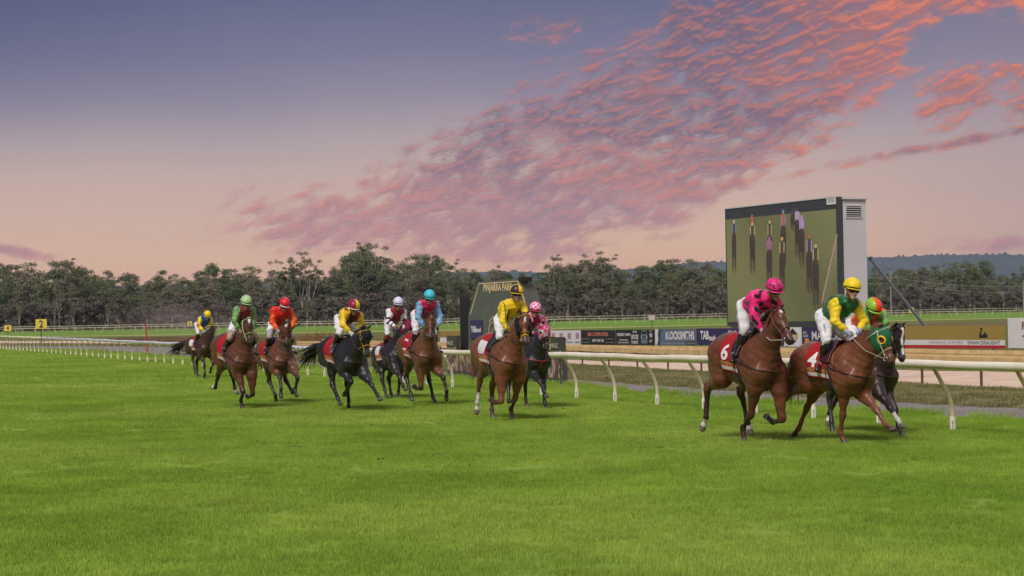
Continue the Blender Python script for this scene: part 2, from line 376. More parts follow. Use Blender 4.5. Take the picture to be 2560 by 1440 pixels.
line_sheet('green_apron',[p*.80 for p in YL],YL2,-.004,ground_mat('apron_grass',(.10,.15,.026),(.13,.165,.035),.04,None,bs=3))
line_sheet('brown_strip',[p*.62 for p in YL],[p*.80 for p in YL],-.004,ground_mat('brown_grass',(.16,.115,.055),(.12,.11,.04),.05,(.09,.12,.03),.03,bs=4))
# ------------------------------------------------------------------ hills on the horizon
def hills():
    prof=[(-600,730),(0,722),(600,712),(1000,700),(1150,682),(1300,679),(1450,690),(1600,672),(1740,656),(1813,655),(2000,652),(2175,645),(2250,643),(2330,639),(2420,637),(2500,637),(2560,640),(2700,650),(3100,690)]
    xs=np.linspace(-600,3100,700); ys=np.interp(xs,[p[0] for p in prof],[p[1] for p in prof]); r=np.random.RandomState(3)
    ys=ys-np.abs(np.convolve(r.randn(len(xs)),[.3,.5,.3],'same'))*1.3
    V=[];n=9
    for x,y in zip(xs,ys):
        T=at(x,y,5200)
        for k in range(n):
            q=k/(n-1); Y=4300+900*q; z=T[2]*math.sin(q*math.pi/2)**.8+r.randn()*3*(0<k<n-1); V.append((T[0]*Y/5200 if k<n-1 else T[0],Y,z if k else -2))
    Q=np.array([[i*n+k,(i+1)*n+k,(i+1)*n+k+1,i*n+k+1] for i in range(len(xs)-1) for k in range(n-1)])
    o=obj('hills',npmesh('hills',V,Q,ground_mat('hill_forest',(.050,.078,.085),(.068,.095,.100),.006,None,bs=.08,bump=1.))); o['kind']='structure'
hills()
# ------------------------------------------------------------------ air
def haze():
    m=bpy.data.materials.new('haze'); m.use_nodes=True; t=m.node_tree; t.nodes.clear(); b=NB(t)
    v=b.n('ShaderNodeVolumePrincipled'); v.inputs['Color'].default_value=(.58,.68,.92,1); v.inputs['Density'].default_value=HAZE; v.inputs['Anisotropy'].default_value=0
    o=b.n('ShaderNodeOutputMaterial'); t.links.new(v.outputs[0],o.inputs['Volume'])
    g=MB(); g.box(-5600,6200,-80,5600,-1.2,330); o_=g.build('haze',m); o_['kind']='stuff'
HAZE=5.5e-5
haze()
def dust():
    m=bpy.data.materials.new('dust'); m.use_nodes=True; t=m.node_tree; t.nodes.clear(); b=NB(t)
    v=b.n('ShaderNodeVolumePrincipled'); v.inputs['Color'].default_value=(.78,.70,.64,1); v.inputs['Density'].default_value=.03; g=b.n('ShaderNodeNewGeometry').outputs['Position']; c=gnd(440,868); q=b.n('ShaderNodeVectorMath',operation='SUBTRACT'); t.links.new(g,q.inputs[0]); q.inputs[1].default_value=(c[0],c[1],2.0); w=b.n('ShaderNodeVectorMath',operation='MULTIPLY'); t.links.new(q.outputs[0],w.inputs[0]); w.inputs[1].default_value=(1/6.5,1/8,1/2.2); l=b.n('ShaderNodeVectorMath',operation='LENGTH'); t.links.new(w.outputs[0],l.inputs[0]); t.links.new(b.m('MULTIPLY',b.m('MULTIPLY',b.ss(l.outputs['Value'],1.,.1),b.ss(b.noise(g,.28,3),.34,.62)),.050),v.inputs['Density'])
    o=b.n('ShaderNodeOutputMaterial'); t.links.new(v.outputs[0],o.inputs['Volume']); c=gnd(440,868)
    V=[];Q=[]
    for i in range(13):
        for k in range(24): a=math.pi*i/12; g=6.2832*k/24; V.append((c[0]+6.5*math.sin(a)*math.cos(g),c[1]+8*math.sin(a)*math.sin(g),2.2+2.1*math.cos(a)))
    for i in range(12):
        for k in range(24): Q.append((i*24+k,(i+1)*24+k,(i+1)*24+(k+1)%24,i*24+(k+1)%24))
    o_=obj('dust_cloud',npmesh('dust_cloud',V,Q,m)); o_['kind']='stuff'
dust()
# ------------------------------------------------------------------ grass
def tuft_mesh(name,n,R,h0,h1,w,m,seed,lean=.35):
    r=np.random.RandomState(seed); V=[];Q=[]
    for i in range(n):
        a=r.rand()*6.283; d=R*math.sqrt(r.rand()); x,y=d*math.cos(a),d*math.sin(a); h=r.uniform(h0,h1); b=r.rand()*6.283; dx,dy=math.cos(b)*w/2,math.sin(b)*w/2
        c=r.rand()*6.283; l=h*lean*r.rand(); lx,ly=math.cos(c)*l,math.sin(c)*l; k=len(V)
        V+=[(x-dx,y-dy,-.01),(x+dx,y+dy,-.01),(x+dx*.8+lx*.35,y+dy*.8+ly*.35,h*.55),(x-dx*.8+lx*.35,y-dy*.8+ly*.35,h*.55),(x+lx,y+ly,h)]
        Q+=[(k,k+1,k+2,k+3),(k+3,k+2,k+4)]
    me=npmesh(name,V,Q,m,None,False); return me
def clod_mesh(m):
    r=np.random.RandomState(2); M_=MB()
    for i in range(5):
        c=(r.uniform(-.10,.10),r.uniform(-.10,.10),.010+.012*r.rand()); a=r.uniform(.015,.040); bm_sphere_(M_,c,a,r)
    return npmesh('clod',M_.v,M_.f,m)
def bm_sphere_(m,P,a,r):
    V=[];Fs=[]
    for i in range(5):
        for k in range(7):
            t=math.pi*i/4; b=6.283*k/7; q=a*r.uniform(.75,1.2); V.append((P[0]+q*math.sin(t)*math.cos(b),P[1]+q*math.sin(t)*math.sin(b),P[2]+q*.55*math.cos(t)))
    for i in range(4):
        for k in range(7): Fs.append((i*7+k,(i+1)*7+k,(i+1)*7+(k+1)%7,i*7+(k+1)%7))
    m.add(V,Fs)
def blade_mat(name,c1,c2,c3,tr=.35):
    m=bpy.data.materials.new(name); m.use_nodes=True; t=m.node_tree; b=NB(t); t.nodes.clear()
    o=b.n('ShaderNodeOutputMaterial'); g=b.n('ShaderNodeNewGeometry').outputs['Position']; oi=b.n('ShaderNodeObjectInfo').outputs['Random']
    c=b.mix(b.ss(b.noise(g,.35,4,.6),.36,.64),(*c1,1),(*c2,1)); c=b.mix(b.m('MULTIPLY',b.ss(b.noise(g,.09,3),.40,.66),.7),c,(*c3,1))
    k=b.m('ADD',b.m('MULTIPLY',b.noise(g,11,2,.7),.9),b.m('MULTIPLY',oi,.25)); h=b.n('ShaderNodeVectorMath',operation='SCALE'); t.links.new(c,h.inputs[0]); t.links.new(b.m('ADD',k,.45),h.inputs[3])
    p=b.n('ShaderNodeBsdfPrincipled'); t.links.new(h.outputs[0],p.inputs['Base Color']); p.inputs['Roughness'].default_value=.6; p.inputs['Specular IOR Level'].default_value=.25
    tl=b.n('ShaderNodeBsdfTranslucent'); t.links.new(h.outputs[0],tl.inputs['Color']); mx=b.n('ShaderNodeMixShader'); mx.inputs[0].default_value=tr
    t.links.new(p.outputs[0],mx.inputs[1]); t.links.new(tl.outputs[0],mx.inputs[2]); t.links.new(mx.outputs[0],o.inputs[0]); return m
def scatter(name,pts,sc,tuft,label,cat):
    """one object of uncountable grass: a cloud of points, each carrying a small tuft"""
    me=bpy.data.meshes.new(name); me.vertices.add(len(pts)); me.vertices.foreach_set('co',np.asarray(pts,np.float32).ravel())
    r=np.random.RandomState(9); a=me.attributes.new('rz','FLOAT','POINT'); a.data.foreach_set('value',(r.rand(len(pts))*6.283).astype(np.float32))
    a=me.attributes.new('sc','FLOAT','POINT'); a.data.foreach_set('value',np.asarray(sc,np.float32))
    a=me.attributes.new('sz','FLOAT','POINT'); a.data.foreach_set('value',(np.asarray(sc)**.25*r.uniform(.75,1.25,len(pts))).astype(np.float32)); me.update()
    o=obj(name,me); o['kind']='stuff'
    src=bpy.data.objects.new(name+'_tuft',tuft)                       # only a source for the instances, never linked to the scene
    ng=bpy.data.node_groups.new(name,'GeometryNodeTree'); ng.interface.new_socket('Geometry',in_out='INPUT',socket_type='NodeSocketGeometry'); ng.interface.new_socket('Geometry',in_out='OUTPUT',socket_type='NodeSocketGeometry')
    N=ng.nodes; gi=N.new('NodeGroupInput'); go=N.new('NodeGroupOutput'); ip=N.new('GeometryNodeInstanceOnPoints'); oi=N.new('GeometryNodeObjectInfo'); oi.inputs[0].default_value=src
    def na(nm): q=N.new('GeometryNodeInputNamedAttribute'); q.data_type='FLOAT'; q.inputs[0].default_value=nm; return [s for s in q.outputs if s.name=='Attribute' and s.enabled][0]
    cx=N.new('ShaderNodeCombineXYZ'); cs=N.new('ShaderNodeCombineXYZ'); e2r=N.new('FunctionNodeEulerToRotation')
    l=ng.links; l.new(na('rz'),cx.inputs[2]); l.new(cx.outputs[0],e2r.inputs[0]); s=na('sc'); l.new(s,cs.inputs[0]); l.new(s,cs.inputs[1]); l.new(na('sz'),cs.inputs[2])
    l.new(gi.outputs[0],ip.inputs['Points']); l.new(oi.outputs['Geometry'],ip.inputs['Instance']); l.new(e2r.outputs[0],ip.inputs['Rotation']); l.new(cs.outputs[0],ip.inputs['Scale']); l.new(ip.outputs[0],go.inputs[0])
    md=o.modifiers.new('g','NODES'); md.node_group=ng; return o
def grass():
    r=np.random.RandomState(21); P=[];S=[]
    for d0,d1,sc,cov in((13.5,24,1.0,2.2),(24,36,1.0,1.9),(36,60,1.3,1.7),(60,110,2.3,1.4),(110,200,4.5,1.2)):
        # area element in the view wedge, a little wider than the frame
        A=.5*(d1*d1-d0*d0)*.60+6*(d1-d0); n=int(A*cov/(.11*sc*sc)); Y=np.sqrt(r.uniform(d0*d0,d1*d1,n)); X=r.uniform(-.5,.5,n)*(.60*Y+6)
        o=(np.stack([X,Y,0*X],1)-RB)@rn; tt=-((np.stack([X,Y,0*X],1)-RB)@rd); k=o<np.array([B_EDGE(q) for q in tt])+.08*np.sin(Y*1.3)+.07*np.sin(Y*3.1); P.append(np.stack([X,Y,0*X],1)[k]); S.append(np.full(k.sum(),sc)*r.uniform(.85,1.2,k.sum()))
    P=np.concatenate(P); S=np.concatenate(S); print('tufts',len(P))
    bm=blade_mat('grass_blade',(.225,.365,.040),(.300,.445,.056),(.380,.490,.092))
    scatter('grass',P,S,tuft_mesh('tuft',230,.21,.022,.058,.0055,bm,1),'','')
    # hoof-cut divots and loose clods of turf
    n=170; V=[]
    for k in range(n):
        X,Y=r.uniform(-13,9),0; q=r.rand(); Y=26+44*q; X=(r.uniform(-.16,.17))*Y; V.append((X,Y,.012))
    V=np.array(V); cm=ground_mat('turf_clod',(.085,.080,.030),(.15,.15,.05),3.,None,bs=60)
    scatter('turf_clods',V[((V-RB)@rn)<-1.2],r.uniform(.3,.75,int((((V-RB)@rn)<-1.2).sum())),clod_mesh(cm),'','')
    # rough verge grass
    n=9000; t=r.uniform(-25,190,n); q=r.uniform(-.03,1.06,n); V=np.array([L(a,B_PATH(a)*(1-c)+B_BANK(a)*c,.08*math.sin(math.pi*min(1,max(0,c)))) for a,c in zip(t,q)])
    bm2=blade_mat('verge_blade',(.20,.19,.075),(.28,.24,.11),(.14,.18,.05),.25)
    scatter('verge_grass',V,r.uniform(.9,1.9,n),tuft_mesh('tuft_rough',110,.22,.03,.11,.008,bm2,2,.9),'','')
    n=1400; t=r.uniform(60,200,n); o=r.uniform(.5,9,n); V=np.array([L(a,B_SAND(a)+b,0) for a,b in zip(t,o)]); k=(V[:,1]<230)
    bm3=blade_mat('dry_blade',(.20,.13,.06),(.26,.19,.09),(.14,.11,.05),.2)
    scatter('dry_grass',V[k],r.uniform(2.,4.,k.sum()),tuft_mesh('tuft_dry',90,.25,.10,.30,.012,bm3,3,.7),'','')
    # a few longer clumps at the turf edge
    n=260; t=r.uniform(-10,120,n); V=np.array([L(a,B_EDGE(a)+r.normal(0,.10),0) for a in t])
    scatter('edge_tufts',V,r.uniform(.8,1.3,n),tuft_mesh('tuft_edge',120,.20,.06,.17,.008,bm,4,.6),'','')
if not globals().get('NOGRASS'): grass()
# ------------------------------------------------------------------ trees
def leaf_mat():
    m=bpy.data.materials.new('eucalypt_leaves'); m.use_nodes=True; t=m.node_tree; b=NB(t); t.nodes.clear()
    o=b.n('ShaderNodeOutputMaterial'); g=b.n('ShaderNodeNewGeometry'); oi=b.n('ShaderNodeObjectInfo').outputs['Random']; tc=b.n('ShaderNodeTexCoord').outputs['Object']
    c=b.ramp(oi,[(0,(.085,.118,.042,1)),(.25,(.115,.142,.060,1)),(.45,(.150,.142,.080,1)),(.62,(.082,.114,.048,1)),(.8,(.175,.155,.105,1)),(1,(.130,.152,.078,1))])
    n=b.noise(tc,.45,3); h=b.n('ShaderNodeVectorMath',operation='SCALE'); t.links.new(c,h.inputs[0]); t.links.new(b.m('ADD',b.m('MULTIPLY',n,1.4),b.m('ADD',.15,b.m('MULTIPLY',b.noise(tc,3.,2),.5))),h.inputs[3])
    p=b.n('ShaderNodeBsdfPrincipled'); t.links.new(h.outputs[0],p.inputs['Base Color']); p.inputs['Roughness'].default_value=.6; p.inputs['Specular IOR Level'].default_value=.3
    t.links.new(p.outputs[0],o.inputs[0]); return m
LEAF=leaf_mat()
BRUSH=ground_mat('brush_leaves',(.125,.112,.085),(.165,.145,.112),.12,(.100,.112,.062),.06,bs=1.5)
BARK=mat('pale_bark',(.34,.30,.26),.85,.35,.8)
def tree_proto(seed,H,sp,kind):
    """local tree of height H: tapered trunk, limbs, clumps of leaves hung on the limb ends"""
    r=random.Random(seed); nr_=np.random.RandomState(seed); T=MB(); tips=[]
    lean=r.uniform(-.06,.06); th=H*(.34 if kind!='bush' else .12)
    trunk=[np.array([lean*z+.15*math.sin(z*.5+seed),.1*math.sin(z*.7),z]) for z in np.linspace(-.3,th,6)]
    T.tube(trunk,list(np.linspace(H*.018,H*.012,6)),7)
    nl={'full':8,'sparse':7,'bush':9}[kind]
    for i in range(nl):
        a=6.283*i/nl+r.uniform(-.4,.4); z0=r.uniform(.55,1.)*th; b=np.array([lean*z0,0,z0]); top=r.uniform(.62,1.0)*H if i else H*.98
        rad=sp*r.uniform(.35,1.)*(1-.5*(top/H)**3 if kind!='sparse' else 1-.3*(top/H)); e=np.array([math.cos(a)*rad,math.sin(a)*rad,top-.5]); mid=(b+e)/2+np.array([math.cos(a)*rad*.1,math.sin(a)*rad*.1,-.04*H])+nr_.randn(3)*.25
        q1=b*.6+mid*.4+nr_.randn(3)*.15; T.tube([b,q1,mid,mid*.45+e*.55+nr_.randn(3)*.2,e],[H*.009,H*.008,H*.006,H*.004,.03],5)
        tips.append((e,1.0)); 
        for j in range({'full':4,'sparse':4,'bush':4}[kind]):
            s=r.uniform(.35,.95); o=mid*(1-s)+e*s; d=np.array([r.gauss(0,1),r.gauss(0,1),r.uniform(-.1,.9)]); d/=np.linalg.norm(d); t_=o+d*r.uniform(.10,.20)*H*.6; T.tube([o,(o+t_)/2+[0,0,.15],t_],[.07,.05,.02],4); tips.append((t_,r.uniform(.6,1.)))
    if kind=='bush':
        for j in range(26):
            a=r.uniform(0,6.28); z=r.uniform(.04,.7)*H; q=sp*math.sqrt(r.random())*(1-.35*z/H); tips.append((np.array([math.cos(a)*q,math.sin(a)*q,z]),r.uniform(.7,1.1)))
    if kind=='full':
        for j in range(16):
            a=r.uniform(0,6.28); z=r.uniform(.28,.8)*H; q=sp*math.sqrt(r.random())*.9; tips.append((np.array([math.cos(a)*q,math.sin(a)*q,z]),r.uniform(.6,1.0)))
    # leaves
    cr={'full':H*.085,'sparse':H*.052,'bush':H*.11}[kind]; nlf={'full':125,'sparse':95,'bush':105}[kind]; C_=[];
    for p,s in tips:
        n=int(nlf*s); d=nr_.randn(n,3); d/=np.linalg.norm(d,axis=1)[:,None]; q=d*(nr_.rand(n,1)**.45)*cr*s*np.array([1.25,1.25,.62]); C_.append(p+q+[0,0,cr*.1])
    Cn=np.concatenate(C_); n=len(Cn); L_={'full':.48,'sparse':.40,'bush':.46}[kind]; u=nr_.randn(n,3); u[:,2]-=.5; u/=np.linalg.norm(u,axis=1)[:,None]; v=np.cross(u,nr_.randn(n,3)); v/=np.linalg.norm(v,axis=1)[:,None]
    sz=L_*nr_.uniform(.6,1.2,(n,1)); V=np.stack([Cn-u*sz*.5-v*sz*.10,Cn+v*sz*.30,Cn+u*sz*.6,Cn-v*sz*.30],1).reshape(-1,3); Q=np.arange(n*4).reshape(-1,4)
    return T,V,Q
PROTO={}
def make_protos():
    for i,(kind,H,sp) in enumerate([('full',20,5.5),('full',18,4.8),('full',21,5.0),('full',17,6),('full',19,4.4),('sparse',22,5),('sparse',21,6),('sparse',20,4.2),('bush',9,4.5),('bush',8,5),('bush',10,4),('bush',7,3.6)]):
        T,V,Q=tree_proto(40+i,H,sp,kind); tm=npmesh('trunk',T.v,T.f,BARK); cm=npmesh('crown',V,Q,LEAF if kind!='bush' else BRUSH,None,False); PROTO.setdefault(kind,[]).append((H,tm,cm))
make_protos()
NT=[0]
def put_tree(kind,px,ytop,Y,i,label,sx=1.,group='gum trees along the far side of the course',name='gum_tree',cat='tree'):
    H,tm,cm=PROTO[kind][i%len(PROTO[kind])]; top=at(px,ytop,Y); h=top[2]; x=top[0]
    t=thing(name,label,cat,(x,Y,-.05),rnd.uniform(0,6.28),group); t.scale=(h/H*sx,h/H*sx,h/H)
    obj('trunk',tm,t); obj('crown',cm,t); NT[0]+=1; return t
PROF=[(-120,670),(0,665),(30,652),(60,650),(90,662),(120,664),(165,646),(200,658),(245,668),(290,680),(330,690),(370,700),(400,671),(440,686),(490,675),(530,658),(575,660),(630,672),(670,686),(715,688),(760,690),(815,700),(850,642),(880,630),(910,612),(945,633),(1000,655),(1040,640),(1080,642),(1130,655),(1190,668),(1240,664),(1300,676),(1350,672),(1380,648),(1420,650),(1480,640),(1540,652),(1590,665),(1630,650),(1680,641),(1740,655),(1790,668),(1850,670),(2000,668),(2190,662),(2240,672),(2290,668),(2330,660),(2370,664),(2400,642),(2440,640),(2475,652),(2510,678),(2560,668),(2640,660),(2700,670)]
POSW=lambda x:('near the left edge' if x<250 else 'behind the number 2 sign' if x<330 else 'behind the last racehorse' if x<560 else 'behind the pale green helmet' if x<660 else 'behind the red helmet' if x<780 else 'behind the halved yellow helmet' if x<930 else 'behind the white helmet' if x<1030 else 'behind the turquoise helmet' if x<1120 else 'behind the tall black post' if x<1190 else 'behind the dark green tower' if x<1330 else 'right of the dark green tower' if x<1560 else 'left of the big screen' if x<1820 else 'behind the big screen' if x<2175 else 'behind the diagonal strut' if x<2300 else 'above the gold banner' if x<2520 else 'near the right edge')
LK={}
ORD=['','second','third','fourth','fifth','sixth','seventh','eighth','ninth','tenth','eleventh','twelfth','thirteenth','fourteenth','fifteenth','sixteenth']
def tlabel(base,x):
    s=base+' '+POSW(x); LK[s]=LK.get(s,0)+1; k=LK[s]
    return s if k==1 else s+', '+ORD[k-1]+' from left'
def trees():
    xs=[p[0] for p in PROF]; ys=[p[1] for p in PROF]; r=random.Random(4); i=0
    yr=lambda x:(690 if x<2180 else 790)
    x=-110
    while x<2690:
        if not 1840<x<2150:
            y=np.interp(x,xs,ys); put_tree('full',x,y+r.uniform(-3,14),yr(x)+r.uniform(-12,12),i,tlabel('tall skyline gum tree',x),r.uniform(.75,1.1)); i+=1
        x+=r.uniform(30,44)
    for x,y in sorted(((150,650),(172,647),(12,656),(622,668),(700,648),(722,642),(752,627),(775,645),(795,660),(905,606),(930,610),(1010,640),(1075,636),(1120,652),(1245,660),(1375,642),(1392,640),(1470,632),(1495,627),(1515,640),(2200,664),(2235,668),(2345,661),(2385,652))):
        put_tree('sparse',x,y,yr(x)-14+r.uniform(-5,5),i,tlabel('thin wispy gum tree',x),r.uniform(.7,.9)); i+=1
    x=-90
    while x<2680:
        if not 1850<x<2140:
            y=np.interp(x,xs,ys); put_tree('full',x,y+r.uniform(22,52),yr(x)-32+r.uniform(-8,8),i,tlabel('shorter olive gum tree',x),r.uniform(.9,1.2)); i+=1
        x+=r.uniform(42,60)
    x=-90
    while x<2680:
        if not 1850<x<2140:
            Y=yr(x)-58+r.uniform(-8,8); put_tree('bush',x,r.uniform(722,758)-.0185*(x-1280)*.6,Y,i,tlabel('grey brown scrub tree',x),r.uniform(.8,1.2),'scrub trees at the foot of the wood','scrub_tree','tree'); i+=1
        x+=r.uniform(34,50)
    for x,y,sx in sorted(((48,752,.5),(136,742,.35),(147,728,.4),(182,752,.6),(268,760,.45),(395,770,.5),(590,765,.4),(768,742,.6),(930,770,.45),(985,748,.4),(1085,765,.4),(1360,745,.5),(1420,735,.35),(1555,740,.5),(1668,752,.45),(1760,750,.4),(2300,735,.5),(2470,745,.45))):
        put_tree('sparse',x,y,yr(x)-78+r.uniform(-5,5),i,tlabel('small pale trunked gum tree',x),sx); i+=1
    # the dense wood behind, which reads as one mass
    nr_=np.random.RandomState(8); n=56000; px=nr_.uniform(-200,2760,n); Y=nr_.uniform(700,760,n)+np.where(px>2180,95,0); k=~((px>1860)&(px<2120)); px=px[k];Y=Y[k]; n=len(px)
    yt=np.interp(px,xs,ys)+38; ht=(812.7-.0185*px-yt-26)/F*Y+CH; z=ht*nr_.rand(n)**.8; X=(px-1280)/F*Y
    Cn=np.stack([X,Y,z],1); u=nr_.randn(n,3); u/=np.linalg.norm(u,axis=1)[:,None]; v=np.cross(u,nr_.randn(n,3)); v/=np.linalg.norm(v,axis=1)[:,None]; s=1.1
    V=np.stack([Cn-u*s*.7,Cn+v*s*.45,Cn+u*s*.7,Cn-v*s*.45],1).reshape(-1,3); o=obj('wood_behind',npmesh('wood_behind',V,np.arange(n*4).reshape(-1,4),BRUSH,None,False)); o['kind']='stuff'
trees(); print('trees',NT[0])
# ------------------------------------------------------------------ running rail
CREAM=mat('rail_plastic',(.72,.65,.50),.38,.10,1.5,col2=(.80,.74,.60)); SLEEVE=mat('rail_sleeve',(.78,.75,.64),.5,.06); LEGM=mat('rail_leg',(.58,.52,.36),.42,.12,2.,col2=(.62,.50,.26))
def rail():
    n=7; st=np.linalg.norm(gnd(2382,1078)-gnd(1445,997))/7; print('post step',st)
    t=thing('running_rail','long cream plastic running rail on curved legs between the turf and the path','rail',Vector(L(0,0)))
    o0=np.array(L(0,0)); RO=-.36; 
    zr=float(at(2360,914,L(0,RO)[1])[2]); print('rail z',zr)
    hz=lambda tt: float(np.interp(tt,[-2.3,0,8.4,16,23.6,45,64.7,93,138],[1.107,1.098,1.075,1.059,1.042,1.012,1.0,1.055,1.097]))+.008*math.sin(tt*.9+1)+.006*math.sin(tt*2.1)
    ts=np.arange(-9*st/2,210,.7); m=MB(); m.tube([L(a,RO,hz(a))-o0 for a in ts],.078,14,flat=.92); m.build('rail',CREAM,t,smooth=True)
    for k in range(-2,int(205/st)):
        tt=k*st; b=np.array(L(tt,0))-o0; h=hz(tt)-.05; P=[b+[0,0,-.05],b+[0,0,.30],b-rn*.02+[0,0,.45],b-rn*.08+[0,0,.62],b-rn*.19+[0,0,.80],b+rn*(RO+.02)+[0,0,h]]
        # smooth the bend
        Q=[];P=[np.array(p,float) for p in P]
        for i in range(len(P)-1):
            p0,p1,p2,p3=P[max(i-1,0)],P[i],P[i+1],P[min(i+2,len(P)-1)]
            for q in(0,.33,.66): Q.append(.5*((2*p1)+(-p0+p2)*q+(2*p0-5*p1+4*p2-p3)*q*q+(-p0+3*p1-3*p2+p3)*q**3))
        Q.append(P[-1]); m=MB(); m.tube(Q,.035,10); 
        r_=random.Random(k+99); mm=LEGM if r_.random()<.45 else CREAM
        lg=m.build('leg',mm,t,smooth=True)
        if tt<190:
            m=MB(); m.tube([b+[0,0,-.05],b+[0,0,.24]],.047,10,flat=.9)
            sl=m.build('sleeve',SLEEVE,lg)
            if tt<45:
                m=MB()
                for j in range(4):
                    c=b-rn*.0-rd*-.0+np.array([0,0,.06+.035*j]); f=-rn*.55+np.array([rd[0],rd[1],0])*.83; m.box(-.014,.014,-.004,.004,-.005,.005,0,Matrix.Translation(Vector(c+np.array([f[0],f[1],0])*.045))@Matrix(((1,0,0),(0,1,0),(0,0,1))).to_4x4())
                m.build('slot_marks',mat('slot_dark',(.03,.03,.03),.8),sl)
    # joint collars
    for tt in(-3.4,26,58,90): 
        m=MB(); m.tube([L(tt-.06,RO,hz(tt))-o0,L(tt+.06,RO,hz(tt))-o0],.085,14,flat=.92); m.build('collar',CREAM,t,smooth=True)
    # printed wrap on the far part of the rail: white film with small dark wordmarks
    def tpx(px): # distance along the rail for a picture column
        r=ray(px,850); A=np.array(L(0,RO)); d=-rd; M2=np.array([[r[0],-d[0]],[r[1],-d[1]]]); s=np.linalg.solve(M2,A[:2]); return float(s[1])
    t0,t1=tpx(905),tpx(104); m=MB(); aa=np.arange(t0,t1,.7); m.tube([L(a,RO,hz(a))-o0 for a in aa],.082,14,flat=.92); w=m.build('printed_wrap',mat('rail_wrap',(.74,.72,.80),.4,.05),t,smooth=True)
    m=MB(); a=t0+.3
    while a<t1-.3:
        c=L(a,RO,hz(a))-o0; 
        for q in range(3):
            cc=L(a+q*.11,RO,hz(a))-o0; arc=[cc+(-rn*math.cos(p)*.085+np.array([0,0,1])*math.sin(p)*.078) for p in np.linspace(-.1,.75,5)]; m.tube(arc,.022,4,flat=.25)
        a+=.62
    m.build('wordmark',mat('wrap_ink',(.06,.05,.12),.5),w)
rail()
# ------------------------------------------------------------------ timber rails of the sand track
WOOD=mat('pine_rail',(.62,.41,.18),.7,.22,3.,col2=(.72,.51,.26),bump=.3,bscale=12)
def timber(P,Q,h,label,hooks):
    P=np.array(P,float);Q=np.array(Q,float); d=Q-P; Ln=np.linalg.norm(d); d/=Ln; n=np.array([-d[1],d[0],0]); n=n if n[1]<0 else -n   # towards the camera
    t=thing('timber_fence',label,'fence',Vector(P)); R=Matrix(((d[0],n[0],0,0),(d[1],n[1],0,0),(0,0,1,0),(0,0,0,1)))
    k=0; x=0.; bl=6.0
    while x<Ln:
        e=min(x+bl-.02,Ln); dz=rnd.uniform(-.012,.012)
        m=MB(); m.box(x,e,-.03,.03,h-(.17 if hooks else .13)+dz,h+dz,0,R); m.build('board',WOOD,t)
        if hooks: m=MB(); m.box(x,e,-.12,-.033,h-.03+dz,h+.012+dz,0,R); m.build('ledge',WOOD,t)
        else: m=MB(); m.box(x,e,-.022,.016,h-.25+dz,h-.145+dz,0,R); m.build('board',WOOD,t)
        x+=bl
    pm=mat('rusty_steel',(.10,.055,.035),.8,.2); x=.4; sp=2.9; 
    while x<Ln:
        m=MB(); m.box(x-.025,x+.025,-.075,-.025,-.1,h-.02,0,R); p=m.build('post',pm,t)
        if hooks: m=MB(); m.tube([R@Vector((x,.02,h-.20)),R@Vector((x+.07,.07,h-.15)),R@Vector((x+.02,.10,h-.22))],.012,5); m.build('hook',pm,p)
        x+=sp
NA,NBp=gnd(1480,918),gnd(2550,978); nd_=(NBp-NA)/np.linalg.norm(NBp-NA)
timber(NA-nd_*48,NBp+nd_*8,.78,'near timber rail with hooks along the edge of the sand track',True)
def yz(px,py,z): return gnd(px,py,z)
FA,FB=gnd(1450,862,.66),gnd(2500,875.5,.66); FA[2]=FB[2]=0; fd_=(FB-FA)/np.linalg.norm(FB-FA)
timber(FA-fd_*40,FB+fd_*8,.66,'far timber rail just below the advertising banners',False)
